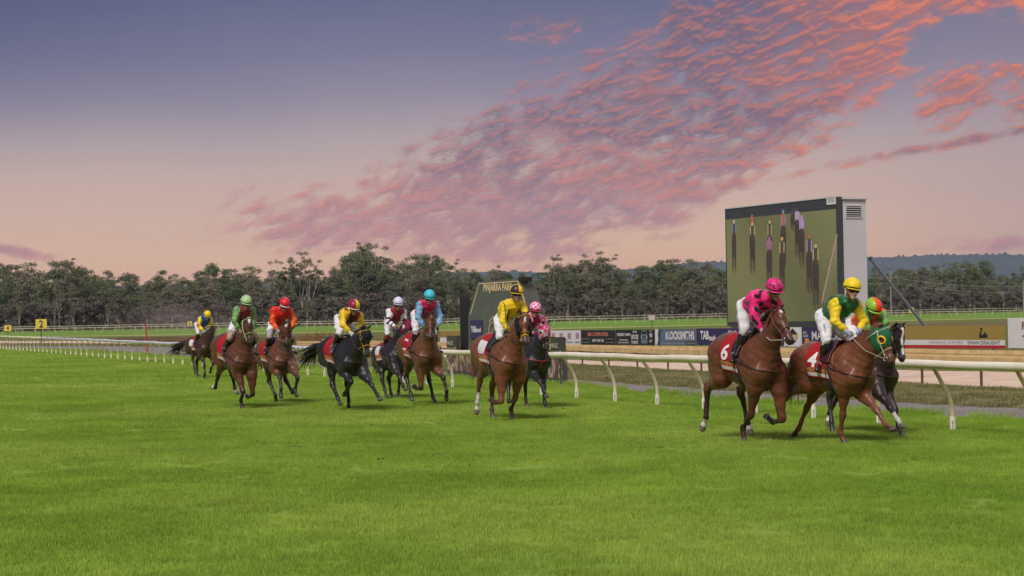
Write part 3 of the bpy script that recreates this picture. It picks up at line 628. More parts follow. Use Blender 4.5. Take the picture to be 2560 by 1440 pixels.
# ------------------------------------------------------------------ boards on a vertical plane
class Plane:
    def __init__(s,A,B):
        s.A=np.array([A[0],A[1],0.]); d=np.array([B[0]-A[0],B[1]-A[1],0.]); s.d=d/np.linalg.norm(d); s.n=np.array([s.d[1],-s.d[0],0]); 
        if s.n[1]>0: s.n=-s.n
    def hit(s,px,py,o=0.):
        r=ray(px,py); c=np.array([0,0,CH]); t=((s.A+s.n*o-c)@s.n)/(r@s.n); return c+r*t
    def frame(s,P,o=0.): P=np.asarray(P)+s.n*o; return Matrix(((s.d[0],0,s.n[0],P[0]),(s.d[1],0,s.n[1],P[1]),(0,1,0,P[2]),(0,0,0,1)))   # x right, y up, z to viewer
def white(n='sign_white'): return mat(n,(.66,.64,.64),.6,.04,3.)
def flat(n,c,r=.6,v=.06): return mat(n,c,r,v,1.2)
class Board:
    """flat rigid panel with its own Empty; child lettering is placed in fractions of the panel"""
    def __init__(s,pl,px0,px1,yt,yb,label,m,name='advertising_banner',cat='banner',group=None,th=.03,legs=True,o=0.):
        s.pl=pl; a=pl.hit(px0,yt,o); b=pl.hit(px1,yt,o); c=pl.hit(px0,yb,o); mid=(a+b)/2; s.w=float(np.linalg.norm((b-a)[:2])); zt=float((a[2]+b[2])/2); zb=float(c[2]); s.h=zt-zb; s.zb=zb
        s.root=thing(name,label,cat,(mid[0],mid[1],0),group=group); s.P=np.array([mid[0],mid[1],(zt+zb)/2]); s.base=np.array([mid[0],mid[1],0])
        F4=pl.frame(s.P-s.base); mb=MB(); mb.box(-s.w/2,s.w/2,-s.h/2,s.h/2,-th,0,0,F4); s.panel=mb.build('panel',m,s.root)
        if legs:
            for x in(-s.w*.42,s.w*.42):
                mb=MB(); mb.box(x-.03,x+.03,-s.h/2-s.zb-.1,s.h/2-.05,-th-.06,-th-.003,0,F4); mb.build('post',mat('galv_post',(.22,.22,.22),.6),s.root)
        s.F4=F4
    def M(s,u,v,o=.006): return s.F4@Matrix.Translation((s.w*(u-.5),s.h*(v-.5),o))
    def text(s,st,u,v,w,h,m,bold=.0,name='lettering',o=.006): return text(st,name,m,s.root,s.M(u,v,o),w*s.w,h*s.h,bold=bold)
    def rect(s,u0,u1,v0,v1,m,name='coloured_band',o=.004):
        mb=MB(); mb.box(s.w*(u0-.5),s.w*(u1-.5),s.h*(v0-.5),s.h*(v1-.5),0.001,o,0,s.F4); return mb.build(name,m,s.root)
    def poly(s,pts,m,name='emblem',o=.006):
        V=[s.F4@Vector((s.w*(u-.5),s.h*(v-.5),o)) for u,v in pts]; me=npmesh(name,V,[tuple(range(len(V)))],m,None,False); return obj(name,me,s.root)
def boards():
    A=at(1450,850,107); B=at(2400,850,80); pl=Plane(A,B)
    top=lambda x: float(np.interp(x,[1100,1450,1800,2000,2290,2510,2560],[829,826,821,818,814.5,813.5,813])); bot=lambda x: float(np.interp(x,[1100,1450,1800,2290,2560],[862,861.5,862.5,867,871]))
    blk=flat('banner_black',(.022,.022,.024)); pur=flat('banner_purple',(.035,.030,.090)); wh=white(); G='advertising banners behind the timber rails'
    def bd(x0,x1,lab,m,**k): return Board(pl,x0+.5,x1-.5,top((x0+x1)/2),bot((x0+x1)/2),lab,m,group=G,**k)
    # white panels with striped emblems
    b=bd(1376,1451,'white banner with pink and blue emblems over PINJARRA, left of the computer banner',wh)
    for i in range(4):
        u=.02+.27*i+.08
        for j,c in enumerate(((.45,.16,.17),(.25,.25,.42),(.50,.22,.20))): b.rect(u-.06+.04*j,u-.025+.04*j,.42,.86-.05*(j!=1),flat('emblem%d'%j,c),'emblem_stripe')
        b.text('PINJARRA',u,.17,.20,.13,flat('ink_dark',(.03,.03,.04)),.02)
    b=bd(1452,1538,'black banner reading SBS COMPUTERS in salmon letters with a phone number',blk)
    b.text('SBS COMPUTERS',.5,.72,.60,.26,flat('salmon_ink',(.52,.17,.12)),.035); b.text('0459 438 538',.5,.30,.34,.20,wh,.02)
    for u in(.14,.85): 
        b.text('Unit 5 / 7 Tuckerson Loop',u,.40,.24,.07,wh); b.text('Sales Repairs and Support',u,.16,.24,.06,wh)
    b=bd(1539,1636,'black banner reading ROCKINGHAM RAM with the front of a pickup truck',blk)
    b.text('ROCKINGHAM',.12,.68,.17,.20,wh,.04); b.text('RAM',.32,.68,.12,.17,wh,.05); b.poly([(.20,.80),(.245,.80),(.24,.60),(.2225,.54),(.205,.60)],flat('ram_badge',(.16,.20,.34)))
    b.text('THE RAM HOME',.20,.32,.22,.10,wh,.02); b.text('SALES AND SERVICE',.20,.15,.30,.10,wh,.02)
    b.text('RAM 1500',.50,.86,.10,.15,wh,.03); b.text('EATS UTES',.50,.52,.18,.30,wh,.04); b.text('FOR BREAKFAST',.50,.18,.18,.20,wh,.03)
    ch=flat('truck_grey',(.16,.18,.22)); dk=flat('truck_dark',(.01,.01,.012)); lt=flat('truck_light',(.45,.48,.55))
    b.poly([(.66,.10),(.82,.10),(.825,.55),(.80,.88),(.77,.97),(.71,.97),(.68,.88),(.655,.55)],ch,o=.004); b.poly([(.685,.70),(.795,.70),(.785,.88),(.695,.88)],dk,o=.007); b.poly([(.69,.36),(.79,.36),(.79,.58),(.69,.58)],dk,o=.007)
    for q in(.42,.50): b.rect(.69,.79,q-.008,q+.008,lt,o=.010)
    for q in(.668,.795): b.rect(q,q+.018,.46,.60,lt,o=.010)
    b.text('V8',.91,.62,.07,.28,wh,.04); b.text('JUST',.91,.24,.07,.20,wh,.03); b.text('TURN',.91,.90,.06,.08,wh,.02)
    b=bd(1637,1739,'blue grey banner reading A1 LOCKSMITHS in large white letters',flat('banner_slate',(.12,.15,.20)))
    b.poly([(0,0),(.05,0),(.08,.35),(.07,.7),(.09,1),(0,1)],wh,o=.004); b.poly([(.05,0),(.11,0),(.13,.4),(.16,1),(.09,1),(.07,.7),(.08,.35)],flat('slate_dark',(.05,.06,.08)),o=.004)
    b.rect(.76,1,.0,.26,flat('slate_brown',(.07,.065,.065)),o=.003); b.text('A',.235,.60,.05,.40,flat('lock_blue',(.06,.20,.48)),.04); b.text('1',.285,.58,.03,.48,wh,.04); b.text('LOCKSMITHS',.645,.60,.65,.52,wh,.035)
    b.text('Automotive Domestic Commercial Master Security  Safes',.44,.10,.54,.06,wh); b.text('12 Panjang Rd Mandurah',.88,.12,.20,.06,wh)
    def tab(b,us):
        for u in us:
            b.text('TAB',u,.60,.155 if len(us)>1 else .40,.52,wh,.045); b.text('touch',u+(.14 if len(us)>1 else .22),.44,.125 if len(us)>1 else .26,.34,wh,.045)
    b=bd(1740,1880,'purple banner reading TABtouch twice, behind the leopard print rider',pur); tab(b,(.155,.665))
    b=bd(1881,1959,'plain purple banner behind the leopard print rider horse',pur)
    b=bd(1960,2003,'white banner with black and gold emblem behind the number 6 horse head',wh)
    go=flat('gold_ink',(.42,.26,.05)); bk=flat('ink_black',(.02,.02,.02)); b.poly([(.5,.95),(.78,.65),(.5,.5),(.22,.65)],bk); b.poly([(.2,.62),(.8,.62),(.8,.36),(.2,.36)],go,o=.008); b.poly([(.5,.05),(.74,.30),(.26,.30)],bk); b.text('GOLD',.5,.49,.46,.16,wh,.03,o=.012)
    b=bd(2004,2140,'dark purple banner reading MAGIC MILLIONS behind the yellow sleeved rider',pur)
    b.text('MAGIC',.40,.55,.42,.46,wh,.01); b.text('MILLIONS',.80,.55,.34,.46,wh,.01); b.text('MAGIC\nMILLIONS',.075,.62,.09,.30,wh,.01); b.poly([(.04,.08),(.10,.08),(.14,.22),(.13,.36),(.08,.42),(.04,.34),(.075,.28),(.045,.2)],flat('orange_ink',(.62,.26,.04)))
    # gold banner with the swan
    gold=flat('banner_gold',(.33,.22,.055)); b=Board(pl,2141,2512,815,868.5,'long gold banner with black swan over white SWAN DRAUGHT band and red stripe',gold,group=G); b.P
    b.rect(0,1,.14,.37,wh,o=.004); b.rect(0,1,0,.14,flat('banner_red',(.45,.02,.03)),o=.005)
    fx=lambda x:(x-2141)/(2512-2141)
    b.text('SWAN DRAUGHT',fx(2463),.255,.205,.17,flat('ink_dark',(.03,.03,.04)),.012,o=.008); b.text('WINNING STAYERS',fx(2372),.255,.22,.15,flat('ink_faded',(.30,.22,.20)),.0,o=.008)
    # swan silhouette: body, curved neck and head
    sx,sy=fx(2462),.62; S=[(-.030,-.17),(.030,-.17),(.033,-.05),(.022,.06),(.012,.12),(.004,.02),(-.006,-.03),(-.014,.00),(-.012,.09),(-.003,.20),(-.006,.30),(-.014,.33),(-.022,.30),(-.027,.22),(-.022,.24),(-.017,.27),(-.013,.25),(-.016,.17),(-.024,.07),(-.030,-.03)]
    b.poly([(sx+x*.85,sy+y*.92) for x,y in S],bk,o=.008,name='swan_emblem')
    b=Board(pl,2519,2640,794.5,870,'white sign with large brown letters at the right edge',wh,name='advertising_sign',cat='sign',o=.25)
    br=flat('brown_ink',(.20,.11,.035)); b.text('FAT',.46,.74,.32,.26,br,.03); b.text('TAP',.46,.30,.32,.26,br,.03)
    # left of the black post
    b=Board(pl,1104,1152,828,861,'small gold banner with dark bottle marks left of the black post',gold,group=G)
    for u in(.35,.85): b.poly([(u-.03,.25),(u+.03,.25),(u+.03,.55),(u+.012,.62),(u+.012,.8),(u-.012,.8),(u-.012,.62),(u-.03,.55)],flat('bottle_brown',(.07,.04,.015)))
    b=Board(pl,1100,1119,844,861,'little white and red banner end beside the small gold banner',wh,o=.10); b.rect(0,1,0,.2,flat('banner_red',(.45,.02,.03)))
boards()
# ------------------------------------------------------------------ tower, plinth and finish post
def tower():
    A=gnd(1117,937);B=gnd(1408,960); pl=Plane(A,B); back=Plane(A-np.array([pl.n[0],pl.n[1],0])*1.2,B-np.array([pl.n[0],pl.n[1],0])*1.2)
    olive=mat('tower_olive',(.085,.098,.080),.55,.12,1.5,bump=.1,bscale=5); tan=flat('tan_ink',(.58,.46,.27)); dk=mat('tower_frame',(.05,.055,.052),.5,.08)
    # plinth with race-day pictures
    base=(A+B)/2; Fp=pl.frame((0,0,0)); W_=float(np.linalg.norm(B-A)); zt=float(pl.hit(1395,893)[2])
    t=thing('plinth','long low picture plinth with MAGIC MILLIONS end panels standing behind the rail','plinth',Vector(base))
    m=MB(); m.box(-W_/2,W_/2,0.0,zt,-.14,0,0,Fp); m.build('frame',dk,t)
    pm=bpy.data.materials.new('crowd_picture'); pm.use_nodes=True; q=pm.node_tree; bb=NB(q); p=q.nodes['Principled BSDF']; tc=bb.n('ShaderNodeTexCoord').outputs['Object']
    mp=bb.n('ShaderNodeMapping'); q.links.new(tc,mp.inputs[0]); mp.inputs['Scale'].default_value=(1,1,.45)
    vo=bb.n('ShaderNodeTexVoronoi'); q.links.new(mp.outputs[0],vo.inputs['Vector']); vo.inputs['Scale'].default_value=9
    sx=bb.n('ShaderNodeSeparateXYZ'); q.links.new(vo.outputs['Color'],sx.inputs[0])
    c=bb.ramp(sx.outputs[0],[(0,(.03,.035,.03,1)),(.3,(.05,.06,.045,1)),(.42,(.28,.07,.08,1)),(.6,(.10,.09,.06,1)),(.75,(.36,.15,.14,1)),(.88,(.55,.50,.40,1)),(1,(.40,.34,.10,1))]); q.links.new(c,p.inputs['Base Color']); p.inputs['Roughness'].default_value=.5
    m=MB(); m.box(-W_/2+.06,W_/2-.06,.16,zt-.05,.0,.008,0,Fp); m.build('race_day_picture',pm,t)
    zw=float(pl.hit(1395,843)[2])
    for (x0,x1) in((1117,1142),(1377,1405)):
        a=pl.hit(x0,900);b=pl.hit(x1,900); xa=float((a-base)@pl.d); xb=float((b-base)@pl.d)
        m=MB(); m.box(xa,xb,zt+.004,zw,-.13,-.004,0,Fp); pn=m.build('end_panel',mat('panel_charcoal',(.045,.047,.042),.5),t); cx=(xa+xb)/2; w=xb-xa
        text('MAGIC','lettering',tan_w,pn,Fp@Matrix.Translation((cx-w*.12,zw-(zw-zt)*.42,.003)),w*.60,(zw-zt)*.24); text('MILLIONS','lettering',tan_w,pn,Fp@Matrix.Translation((cx-w*.05,zw-(zw-zt)*.78,.003)),w*.72,(zw-zt)*.16)
        m=MB(); m.box(cx+w*.30,cx+w*.40,zt+.06,zt+(zw-zt)*.35,-.002,.004,0,Fp); m.build('orange_mark',flat('orange_ink',(.62,.26,.04)),pn)
    # tower
    pl=Plane(at(1175,800,67),at(1325,800,65.2)); o=0.; P=lambda x,y: pl.hit(x,y,o)
    pts=[P(1170,905),P(1171,786),P(1194,704),P(1299,697.5),P(1324,775),P(1332,905)]; pts[0][2]=0;pts[-1][2]=0
    bs=(pts[0]+pts[-1])/2; bs[2]=0; t=thing('tower','dark olive tapered tower reading PINJARRA PARK with gold horse outline','tower',Vector(bs)); D=-pl.n*.7
    V=[p-bs for p in pts]+[p-bs+D for p in pts]; n=6; m=MB(); m.add(V,[tuple(range(n-1,-1,-1)),tuple(range(n,2*n))]+[(i,(i+1)%n,n+(i+1)%n,n+i) for i in range(n)]); m.build('body',olive,t)
    # standing seams on the cladding
    for x in(1200,1230,1262,1292):
        a=P(x,745)-bs+pl.n*.004; b=P(x,900)-bs+pl.n*.004; b[2]=0; m=MB(); m.tube([a,b],.008,4); m.build('seam',olive,t)
    m=MB(); e=[P(1177,786),P(1199,710),P(1296,703.5),P(1319,775)]; m.tube([p-bs+pl.n*.012 for p in e],.022,6); m.build('border_line',tan,t)
    c=P(1245.5,721)-bs; a=P(1209,721);b=P(1282,721); text('PINJARRA PARK','lettering',tan,t,pl.frame(c,.02),float(np.linalg.norm(b-a)),float(P(1245,709)[2]-P(1245,734)[2]),bold=.03)
    m=MB()
    for line in ([(1222,838),(1224,815),(1229,800),(1233,790),(1236,800),(1240,820),(1243,838)],[(1224,806),(1228,797),(1232,795)],[(1226,815),(1231,806),(1235,806)],[(1229,838),(1230,828),(1234,823)]): m.tube([P(x,y)-bs+pl.n*.02 for x,y in line],.014,5)
    m.build('horse_emblem',tan,t)
    a,b=P(1178,822),P(1207,822); w=float(np.linalg.norm(b-a)); h=float(P(1192,800)[2]-P(1192,846)[2]); M_=pl.frame(P(1192.5,823)-bs,.03); m=MB(); m.box(-w/2,w/2,-h/2,h/2,-.02,.02,0,M_); sg=m.build('sign_panel',flat('banner_purple',(.035,.030,.090)),t)
    text('TAB','lettering',white(),sg,M_@Matrix.Translation((-w*.20,0,.026)),w*.42,h*.34,bold=.03); text('touch','lettering',white(),sg,M_@Matrix.Translation((w*.22,-h*.03,.026)),w*.44,h*.26,bold=.03)
    q_=P(1304,700)-bs; m=MB(); m.box(-.12,.12,-.05,.10,-.4,.02,0,pl.frame(q_)); m.build('lamp_box',mat('box_black',(.015,.015,.016),.5),t)
    # finish post
    f=gnd(1165,937); t=thing('finish_post','tall black rectangular finish post in front of the tower','post',Vector(f)); s=F/f[1]; bk=mat('post_black',(.012,.012,.013),.45,.1)
    zt=float(at(1163,742,f[1])[2]); zb=float(at(1163,916,f[1])[2]); m=MB(); m.box(-12.5/s,12.5/s,-.09,.09,zb,zt); m.build('slab',bk,t)
    m=MB(); m.box(-11/s,11/s,-.075,.075,zt+.001,zt+.03); m.build('cap',bk,t)
    for x in(-.03,.13): m=MB(); m.box(x-.035,x+.035,-.04,.04,-.1,zb-.001); m.build('leg',bk,t)
    m=MB(); e=12.5/s; m.tube([(e,0,zb+.62*(zt-zb)),(e+.10,0,zb+.58*(zt-zb)),(e+.16,0,zb+.5*(zt-zb)),(e+.22,0,-.05)],.025,7); m.build('bent_pipe',bk,t,smooth=True)
tan_w=mat('cream_ink',(.72,.67,.56),.6)
tower()
# ------------------------------------------------------------------ big screen
def screen():
    A=at(1815,700,115);B=at(2101,700,104.5); pl=Plane(A,B); P=pl.hit
    z0=float((P(1818,818)[2]+P(2101,812)[2])/2); z1=float((P(1814,524)[2]+P(2100,491)[2])/2); print('screen z',z0,z1,P(1818,818)[2],P(2101,812)[2],P(1814,524)[2],P(2100,491)[2])
    a=P(1815,700);b=P(2101,700); w=float(np.linalg.norm((b-a)[:2])); mid=(a+b)/2; mid[2]=0
    t=thing('video_screen','big outdoor video screen showing the race, on a pale grey cabinet','screen',Vector(mid)); Fp=pl.frame((0,0,0)); dep=1.75
    gm=mat('cabinet_grey',(.54,.54,.57),.55,.04,.6,bump=.05,bscale=3); fr=mat('screen_frame',(.045,.052,.065),.5,.08)
    m=MB(); m.box(-w/2+.05,w/2-.02,-.0,z1-.12,-dep,-.25,0,Fp); cb=m.build('cabinet',gm,t)
    m=MB(); m.box(-w/2+.02,w/2+.10,z1-.118,z1-.03,-dep-.10,-.20,0,Fp); m.build('roof_edge',gm,t)
    m=MB(); m.box(-w/2,w/2,z0,z1,-.245,-.02,0,Fp); m.build('frame',fr,t)
    m=MB(); m.box(-w/2-.02,w/2+.02,z1+.002,z1+.06,-.22,.02,0,Fp); m.build('top_trim',gm,t)
    # vent louvre on the side
    Ms=Matrix(((-pl.n[0],0,pl.d[0],0),(-pl.n[1],0,pl.d[1],0),(0,1,0,0),(0,0,0,1)))@Matrix.Translation((0,0,0))
    cx=.95; zc=z1-.78; S=lambda x,y,z: Ms@Vector((x,y,z))
    m=MB(); 
    for (x0,x1,y0,y1) in((cx-.55,cx+.55,zc+.30,zc+.36),(cx-.55,cx+.55,zc-.36,zc-.30),(cx-.55,cx-.49,zc-.30,zc+.30),(cx+.49,cx+.55,zc-.30,zc+.30)): m.box(x0,x1,y0,y1,w/2-.018,w/2+.02,0,Ms)
    vt=m.build('vent',gm,t)
    m=MB(); m.box(cx-.49,cx+.49,zc-.30,zc+.30,w/2-.018,w/2-.008,0,Ms); m.build('opening',mat('vent_dark',(.02,.015,.015),.8),vt)
    for k in range(5): m=MB(); y=zc-.25+.115*k; m.box(cx-.49,cx+.49,y,y+.04,w/2-.006,w/2+.012,0,Ms); m.build('louvre',gm,vt)
    # picture
    im=bpy.data.materials.new('screen_picture'); im.use_nodes=True; q=im.node_tree; p=q.nodes['Principled BSDF']; at_=q.nodes.new('ShaderNodeAttribute'); at_.attribute_name='Col'; bb=NB(q)
    g=bb.n('ShaderNodeTexCoord').outputs['Object']; k=bb.n('ShaderNodeMapRange'); q.links.new(bb.noise(g,14,2,.8),k.inputs[0]); k.inputs[1].default_value=.3;k.inputs[2].default_value=.7;k.inputs[3].default_value=.75;k.inputs[4].default_value=1.2
    h=bb.n('ShaderNodeVectorMath',operation='SCALE'); q.links.new(at_.outputs[0],h.inputs[0]); q.links.new(k.outputs[0],h.inputs[3]); q.links.new(h.outputs[0],p.inputs['Emission Color']); p.inputs['Emission Strength'].default_value=.85; p.inputs['Base Color'].default_value=(.02,.02,.02,1); p.inputs['Roughness'].default_value=.4
    GB=(.150,.150,.055); m=MB(); nx,ny=24,20; x0,x1=-w/2+.12,w/2-.30; y0,y1=z0+.25,z1-.62
    def gcol(u,v): return tuple(c*(1.0+.18*math.sin(u*5+v*3)-.28*max(0,.55-v)) for c in GB)
    V=[Fp@Vector((x0+(x1-x0)*i/nx,y0+(y1-y0)*j/ny,-.012)) for i in range(nx+1) for j in range(ny+1)]
    Fs=[(i*(ny+1)+j,(i+1)*(ny+1)+j,(i+1)*(ny+1)+j+1,i*(ny+1)+j+1) for i in range(nx) for j in range(ny)]; m.add(V,Fs); m.c=[gcol(i/nx,j/ny) for i in range(nx+1) for j in range(ny+1)]
    zz=[.0]
    def poly(pts,col):
        zz[0]+=.0004; V=[]
        for x,y in pts:
            h_=pl.hit(x,y,-.008+zz[0]); V.append(h_-mid)
        m.add(V,[tuple(range(len(V)))],0,col)
    def ell(cx_,cy_,rx,ry,col,n=14): poly([(cx_+rx*math.cos(a),cy_+ry*math.sin(a)) for a in np.linspace(0,2*math.pi,n,endpoint=False)],col)
    BR=(.035,.020,.018)
    def rider(x,yh,yb,ye,hc,jc,ac,wd=1.):
        ell(x,yb+(ye-yb)*.30,7.2*wd,(ye-yb)*.34,BR); ell(x+.5,yb+(ye-yb)*.03,3.2*wd,(ye-yb)*.16,(.05,.03,.026))
        for dx,q_ in((-5,.93),(-1.5,1.0),(3,.90),(5.5,.98)): poly([(x+(dx-1.4)*wd,yb+(ye-yb)*.5),(x+(dx+1.4)*wd,yb+(ye-yb)*.5),(x+(dx+.8)*wd,yb+(ye-yb)*q_),(x+(dx-.8)*wd,yb+(ye-yb)*q_)],BR)
        hh=yb-yh; ell(x,yh+hh*.62,5.2*wd,hh*.45,jc)
        for s in(-1,1): poly([(x+s*4*wd,yh+hh*.3),(x+s*6.3*wd,yh+hh*.4),(x+s*6*wd,yb+4),(x+s*4*wd,yb+4)],ac)
        ell(x,yh+4,3.2*wd,5,hc)
    Wp=(.42,.38,.38);Yp=(.50,.36,.10);R_=(.42,.10,.05);Pk=(.30,.12,.20);LP=(.40,.26,.42);BL=(.16,.22,.33);DK=(.05,.04,.05)
    for a_ in ((1835,551,578,684,Wp,DK,BL,.8),(1880,537,566,640,R_,R_,DK,.9),(1881,556,584,686,Yp,DK,Yp,1.),(1924,551,585,640,Yp,DK,Yp,.8),(1923,592,622,712,Pk,Pk,Pk,1.05),(1958,525,562,668,BL,R_,BL,1.),(1985,521,535,577,DK,DK,DK,1.3),(1993,520,548,645,DK,LP,Wp,.9),(2004,538,570,668,LP,LP,LP,1.),(1955,593,628,730,Yp,DK,Yp,1.),(2023,588,625,735,R_,DK,LP,1.1),(2039,611,645,772,Yp,DK,Yp,1.15)): rider(*a_)
    FP=(.50,.30,.24); fl=[(2093,586),(2086,614),(2078,650),(2069,690),(2060,728),(2055,757)]
    for (a,b) in zip(fl[:-1],fl[1:]): poly([(a[0]-1,a[1]),(a[0]+1.2,a[1]),(b[0]+1.2,b[1]),(b[0]-1,b[1])],FP)
    for k in range(15):
        y=596+k*10.5; x=float(np.interp(y,[f[1] for f in fl],[f[0] for f in fl])); x2=min(2093,x+12); poly([(x,y),(x+1,y),(x2+.3,y+25),(x2-.8,y+25)],(.34,.27,.20))
    m.build('screen_picture',im,t,usecol=True)
    wq=P(2074,499)-mid; wq2=P(2083,499)-mid; M_=pl.frame(P(2078,500)-mid,.012); m=MB(); m.box(-.42,.42,-.24,.22,-.03,.004,0,M_); lp=m.build('corner_label',white(),t); text('BROOK','lettering',flat('ink_grey',(.15,.15,.15)),lp,M_@Matrix.Translation((.05,0,.008)),.6,.25)
    # strut behind
    a=at(2176,647,112); b=at(2351,875,112); b[2]=0; c=b.copy(); t=thing('steel_strut','grey steel strut leaning diagonally behind the screen cabinet','strut',Vector(c)); m=MB(); m.tube([np.array([0,0,-.1]),a-c],.085,4); m.build('beam',mat('steel_grey',(.13,.145,.165),.55),t); m=MB(); m.tube([a-c,(a-c)*1.012],.11,6); m.build('cap',mat('box_black',(.015,.015,.016),.5),t)
screen()
# ------------------------------------------------------------------ distance markers and poles
def marker(ch,x0,x1,y0,y1,xf,yf,label,Y=None,col=(.62,.50,.07)):
    f=gnd(xf,yf) if Y is None else np.array([at(xf,800,Y)[0],Y,0.]); Y=f[1]; s=F/Y; c=at((x0+x1)/2,(y0+y1)/2,Y); t=thing('distance_marker' if ch else 'marker_board',label,'sign',Vector(f)); w=(x1-x0)/s; h=(y1-y0)/s; dx=c[0]-f[0]
    m=MB(); m.box(dx-w/2,dx+w/2,-.02,.02,c[2]-h/2,c[2]+h/2); m.build('panel',mat('marker_%s'%('yellow' if ch else 'pink'),col,.6,.05),t)
    m=MB(); m.tube([(0,.05,-.1),(dx*.5,.05,c[2]-h*.1)],.045,6); m.build('post',mat('post_black',(.012,.012,.013),.45,.1),t)
    if ch: text(ch,'number',mat('ink_black',(.02,.02,.02),.6),t,Matrix.Translation((dx,-.026,c[2]))@Matrix.Rotation(math.pi/2,4,'X'),w*.36,h*.78,bold=.03)
marker('2',89,117,798,822,103,865,'large yellow board with black number 2 on a thin black post')
marker('4',11,28,813,827.5,20,842,'small yellow board with black number 4 at the far left')
marker('6',469,480,803,816,475,828,'tiny yellow board with black number 6 left of the blue and yellow rider')
marker('8',2273,2285,769,783,2279,792,'tiny yellow board with black number 8 beside the foot of the strut')
marker('',1622,1637,788.5,800,1630,818,'blank pale pink board standing before the far rail',col=(.50,.42,.42))
def poles():
    f=gnd(369,886); s=F/f[1]; t=thing('red_pole','straight red pole behind the wrapped rail','pole',Vector(f)); top=at(364,809,f[1])-f; m=MB(); m.tube([(0,0,-.1),top],.048,8); m.build('shaft',mat('red_paint',(.42,.03,.03),.5),t); m=MB(); m.tube([top,top*1.004+[0,0,.01]],.055,8); m.build('cap',mat('red_paint',(.42,.03,.03),.5),t)
    pm=mat('pole_timber',(.30,.27,.24),.8); tops=[]
    for x,yt,lab in((2226,678,'pale power pole right of the screen cabinet'),(2558,700,'power pole at the right edge above the white sign')):
        Y=600; T=at(x,yt,Y); t=thing('power_pole',lab,'pole',(T[0],Y,0),group='power poles'); m=MB(); m.tube([(0,0,-.2),(0,0,T[2])],[.20,.13],8); m.build('shaft',pm,t)
        for k in(.0,1.): m=MB(); z=T[2]-1.9-k*1.75; m.box(-.1,.9,-.05,.05,z-.05,z+.05); m.build('crossarm',pm,t)
        tops.append((T[0],Y,T[2]))
    wm=mat('wire_grey',(.30,.28,.26),.6)
    for k in(0,1):
        a=np.array([tops[0][0]+.8,600,tops[0][2]-1.9-k*1.75]); b=np.array([tops[1][0]+.8,600,tops[1][2]-1.9-k*1.75]); dl=b-a
        w=thing('power_line',['upper power line strung from the pole beside the screen','lower power line strung from the pole beside the screen'][k],'cable',Vector(a)); m=MB(); P=[]
        for u in np.linspace(-.35,1.35,30): q=u-math.floor(u); P.append(dl*u+[0,0,-1.1*4*q*(1-q)])
        m.tube(P,.045,4); m.build('wire',wm,w)
poles()
# ------------------------------------------------------------------ far rails
def farrail(pts,h,r,label,double,legs,Rp):
    pts=[np.array([p[0],p[1],0.]) for p in pts]; seg_=[np.linalg.norm(b-a) for a,b in zip(pts[:-1],pts[1:])]; tot=sum(seg_)
    def pos(s):
        for a,b,l in zip(pts[:-1],pts[1:],seg_):
            if s<=l: return a+(b-a)*s/l
            s-=l
        return pts[-1]
    t=thing('far_rail',label,'rail',Vector(pos(0))); o=pos(0); m=MB(); m.tube([pos(s)-o+[0,0,h+.03*math.sin(s*.2)] for s in np.linspace(0,tot,80)],Rp,6); m.build('rail',mat('far_rail_paint',(.60,.55,.42),.5,.06),t,smooth=True)
    step=tot/legs
    for k in range(legs):
        p=pos((k+.5)*step)-o; sd=(1 if k%2 else -1) if double else 1; d=(pos((k+.5)*step+1)-pos((k+.5)*step)); d/=np.linalg.norm(d)+1e-9
        m=MB(); m.tube([p+d*.5*sd+[0,0,-.05],p+d*.46*sd+[0,0,h*.45],p+d*.25*sd+[0,0,h*.8],p+[0,0,h]],r,5); m.build('leg',mat('far_rail_paint',(.60,.55,.42),.5,.06),t)
farrail(FR[1:-1],1.08,.045,'far cream rail with splayed legs across the far side of the turf',True,98,.07)
farrail(FR2[1:-1],1.38,.045,'second far rail running just above and behind the first one',False,96,.075)
# rusty bush in the infield
def bush():
    f=gnd(800,851); t=thing('dry_bush','rusty brown dry bush in the infield behind the black horse rider','bush',Vector(f)); r=np.random.RandomState(4); m=MB()
    for i in range(420):
        a=r.rand()*6.28; q=r.rand()**.5*2.6; b=np.array([math.cos(a)*q,math.sin(a)*q*.5,0]); h=(1.1-.3*q/2.6)*r.uniform(.4,1); e=b*1.15+[r.randn()*.12,r.randn()*.12,h]; m.tube([b,(b+e)/2+r.randn(3)*.05,e],[.02,.015,.004],3,0,False)
    m.build('foliage',mat('rusty_twigs',(.24,.13,.05),.9,.3),t); m=MB(); m.tube([(0,0,-.05),(0,0,.4)],.06,6); m.build('stem',mat('rusty_twigs',(.24,.13,.05),.9,.3),t)
bush()

def trolley():
    f=gnd(470,890); t=thing('equipment_trolley','low dark grey trolley with sloping hopper beside the path behind the last horse','trolley',Vector(f)); s=F/f[1]; g=mat('trolley_grey',(.07,.075,.085),.6,.1)
    m=MB(); m.box(-.85,.75,-.35,.35,.06,.16); m.build('base',g,t)
    m=MB(); m.add([(-.8,-.3,.35),(-.1,-.3,.22),(.25,-.3,.80),(-.75,-.3,.62),(-.8,.3,.35),(-.1,.3,.22),(.25,.3,.80),(-.75,.3,.62)],[(0,1,2,3),(7,6,5,4),(0,4,5,1),(1,5,6,2),(2,6,7,3),(3,7,4,0)]); m.build('hopper',g,t)
    for x in(-.6,.5):
        m=MB(); m.tube([(x,-.42,.12),(x,-.36,.12)],.13,12); m.build('wheel',mat('rubber',(.02,.02,.02),.8),t); m=MB(); m.tube([(x,0,.15),(x*.6,0,.4)],.03,6); m.build('strut',g,t)
trolley()
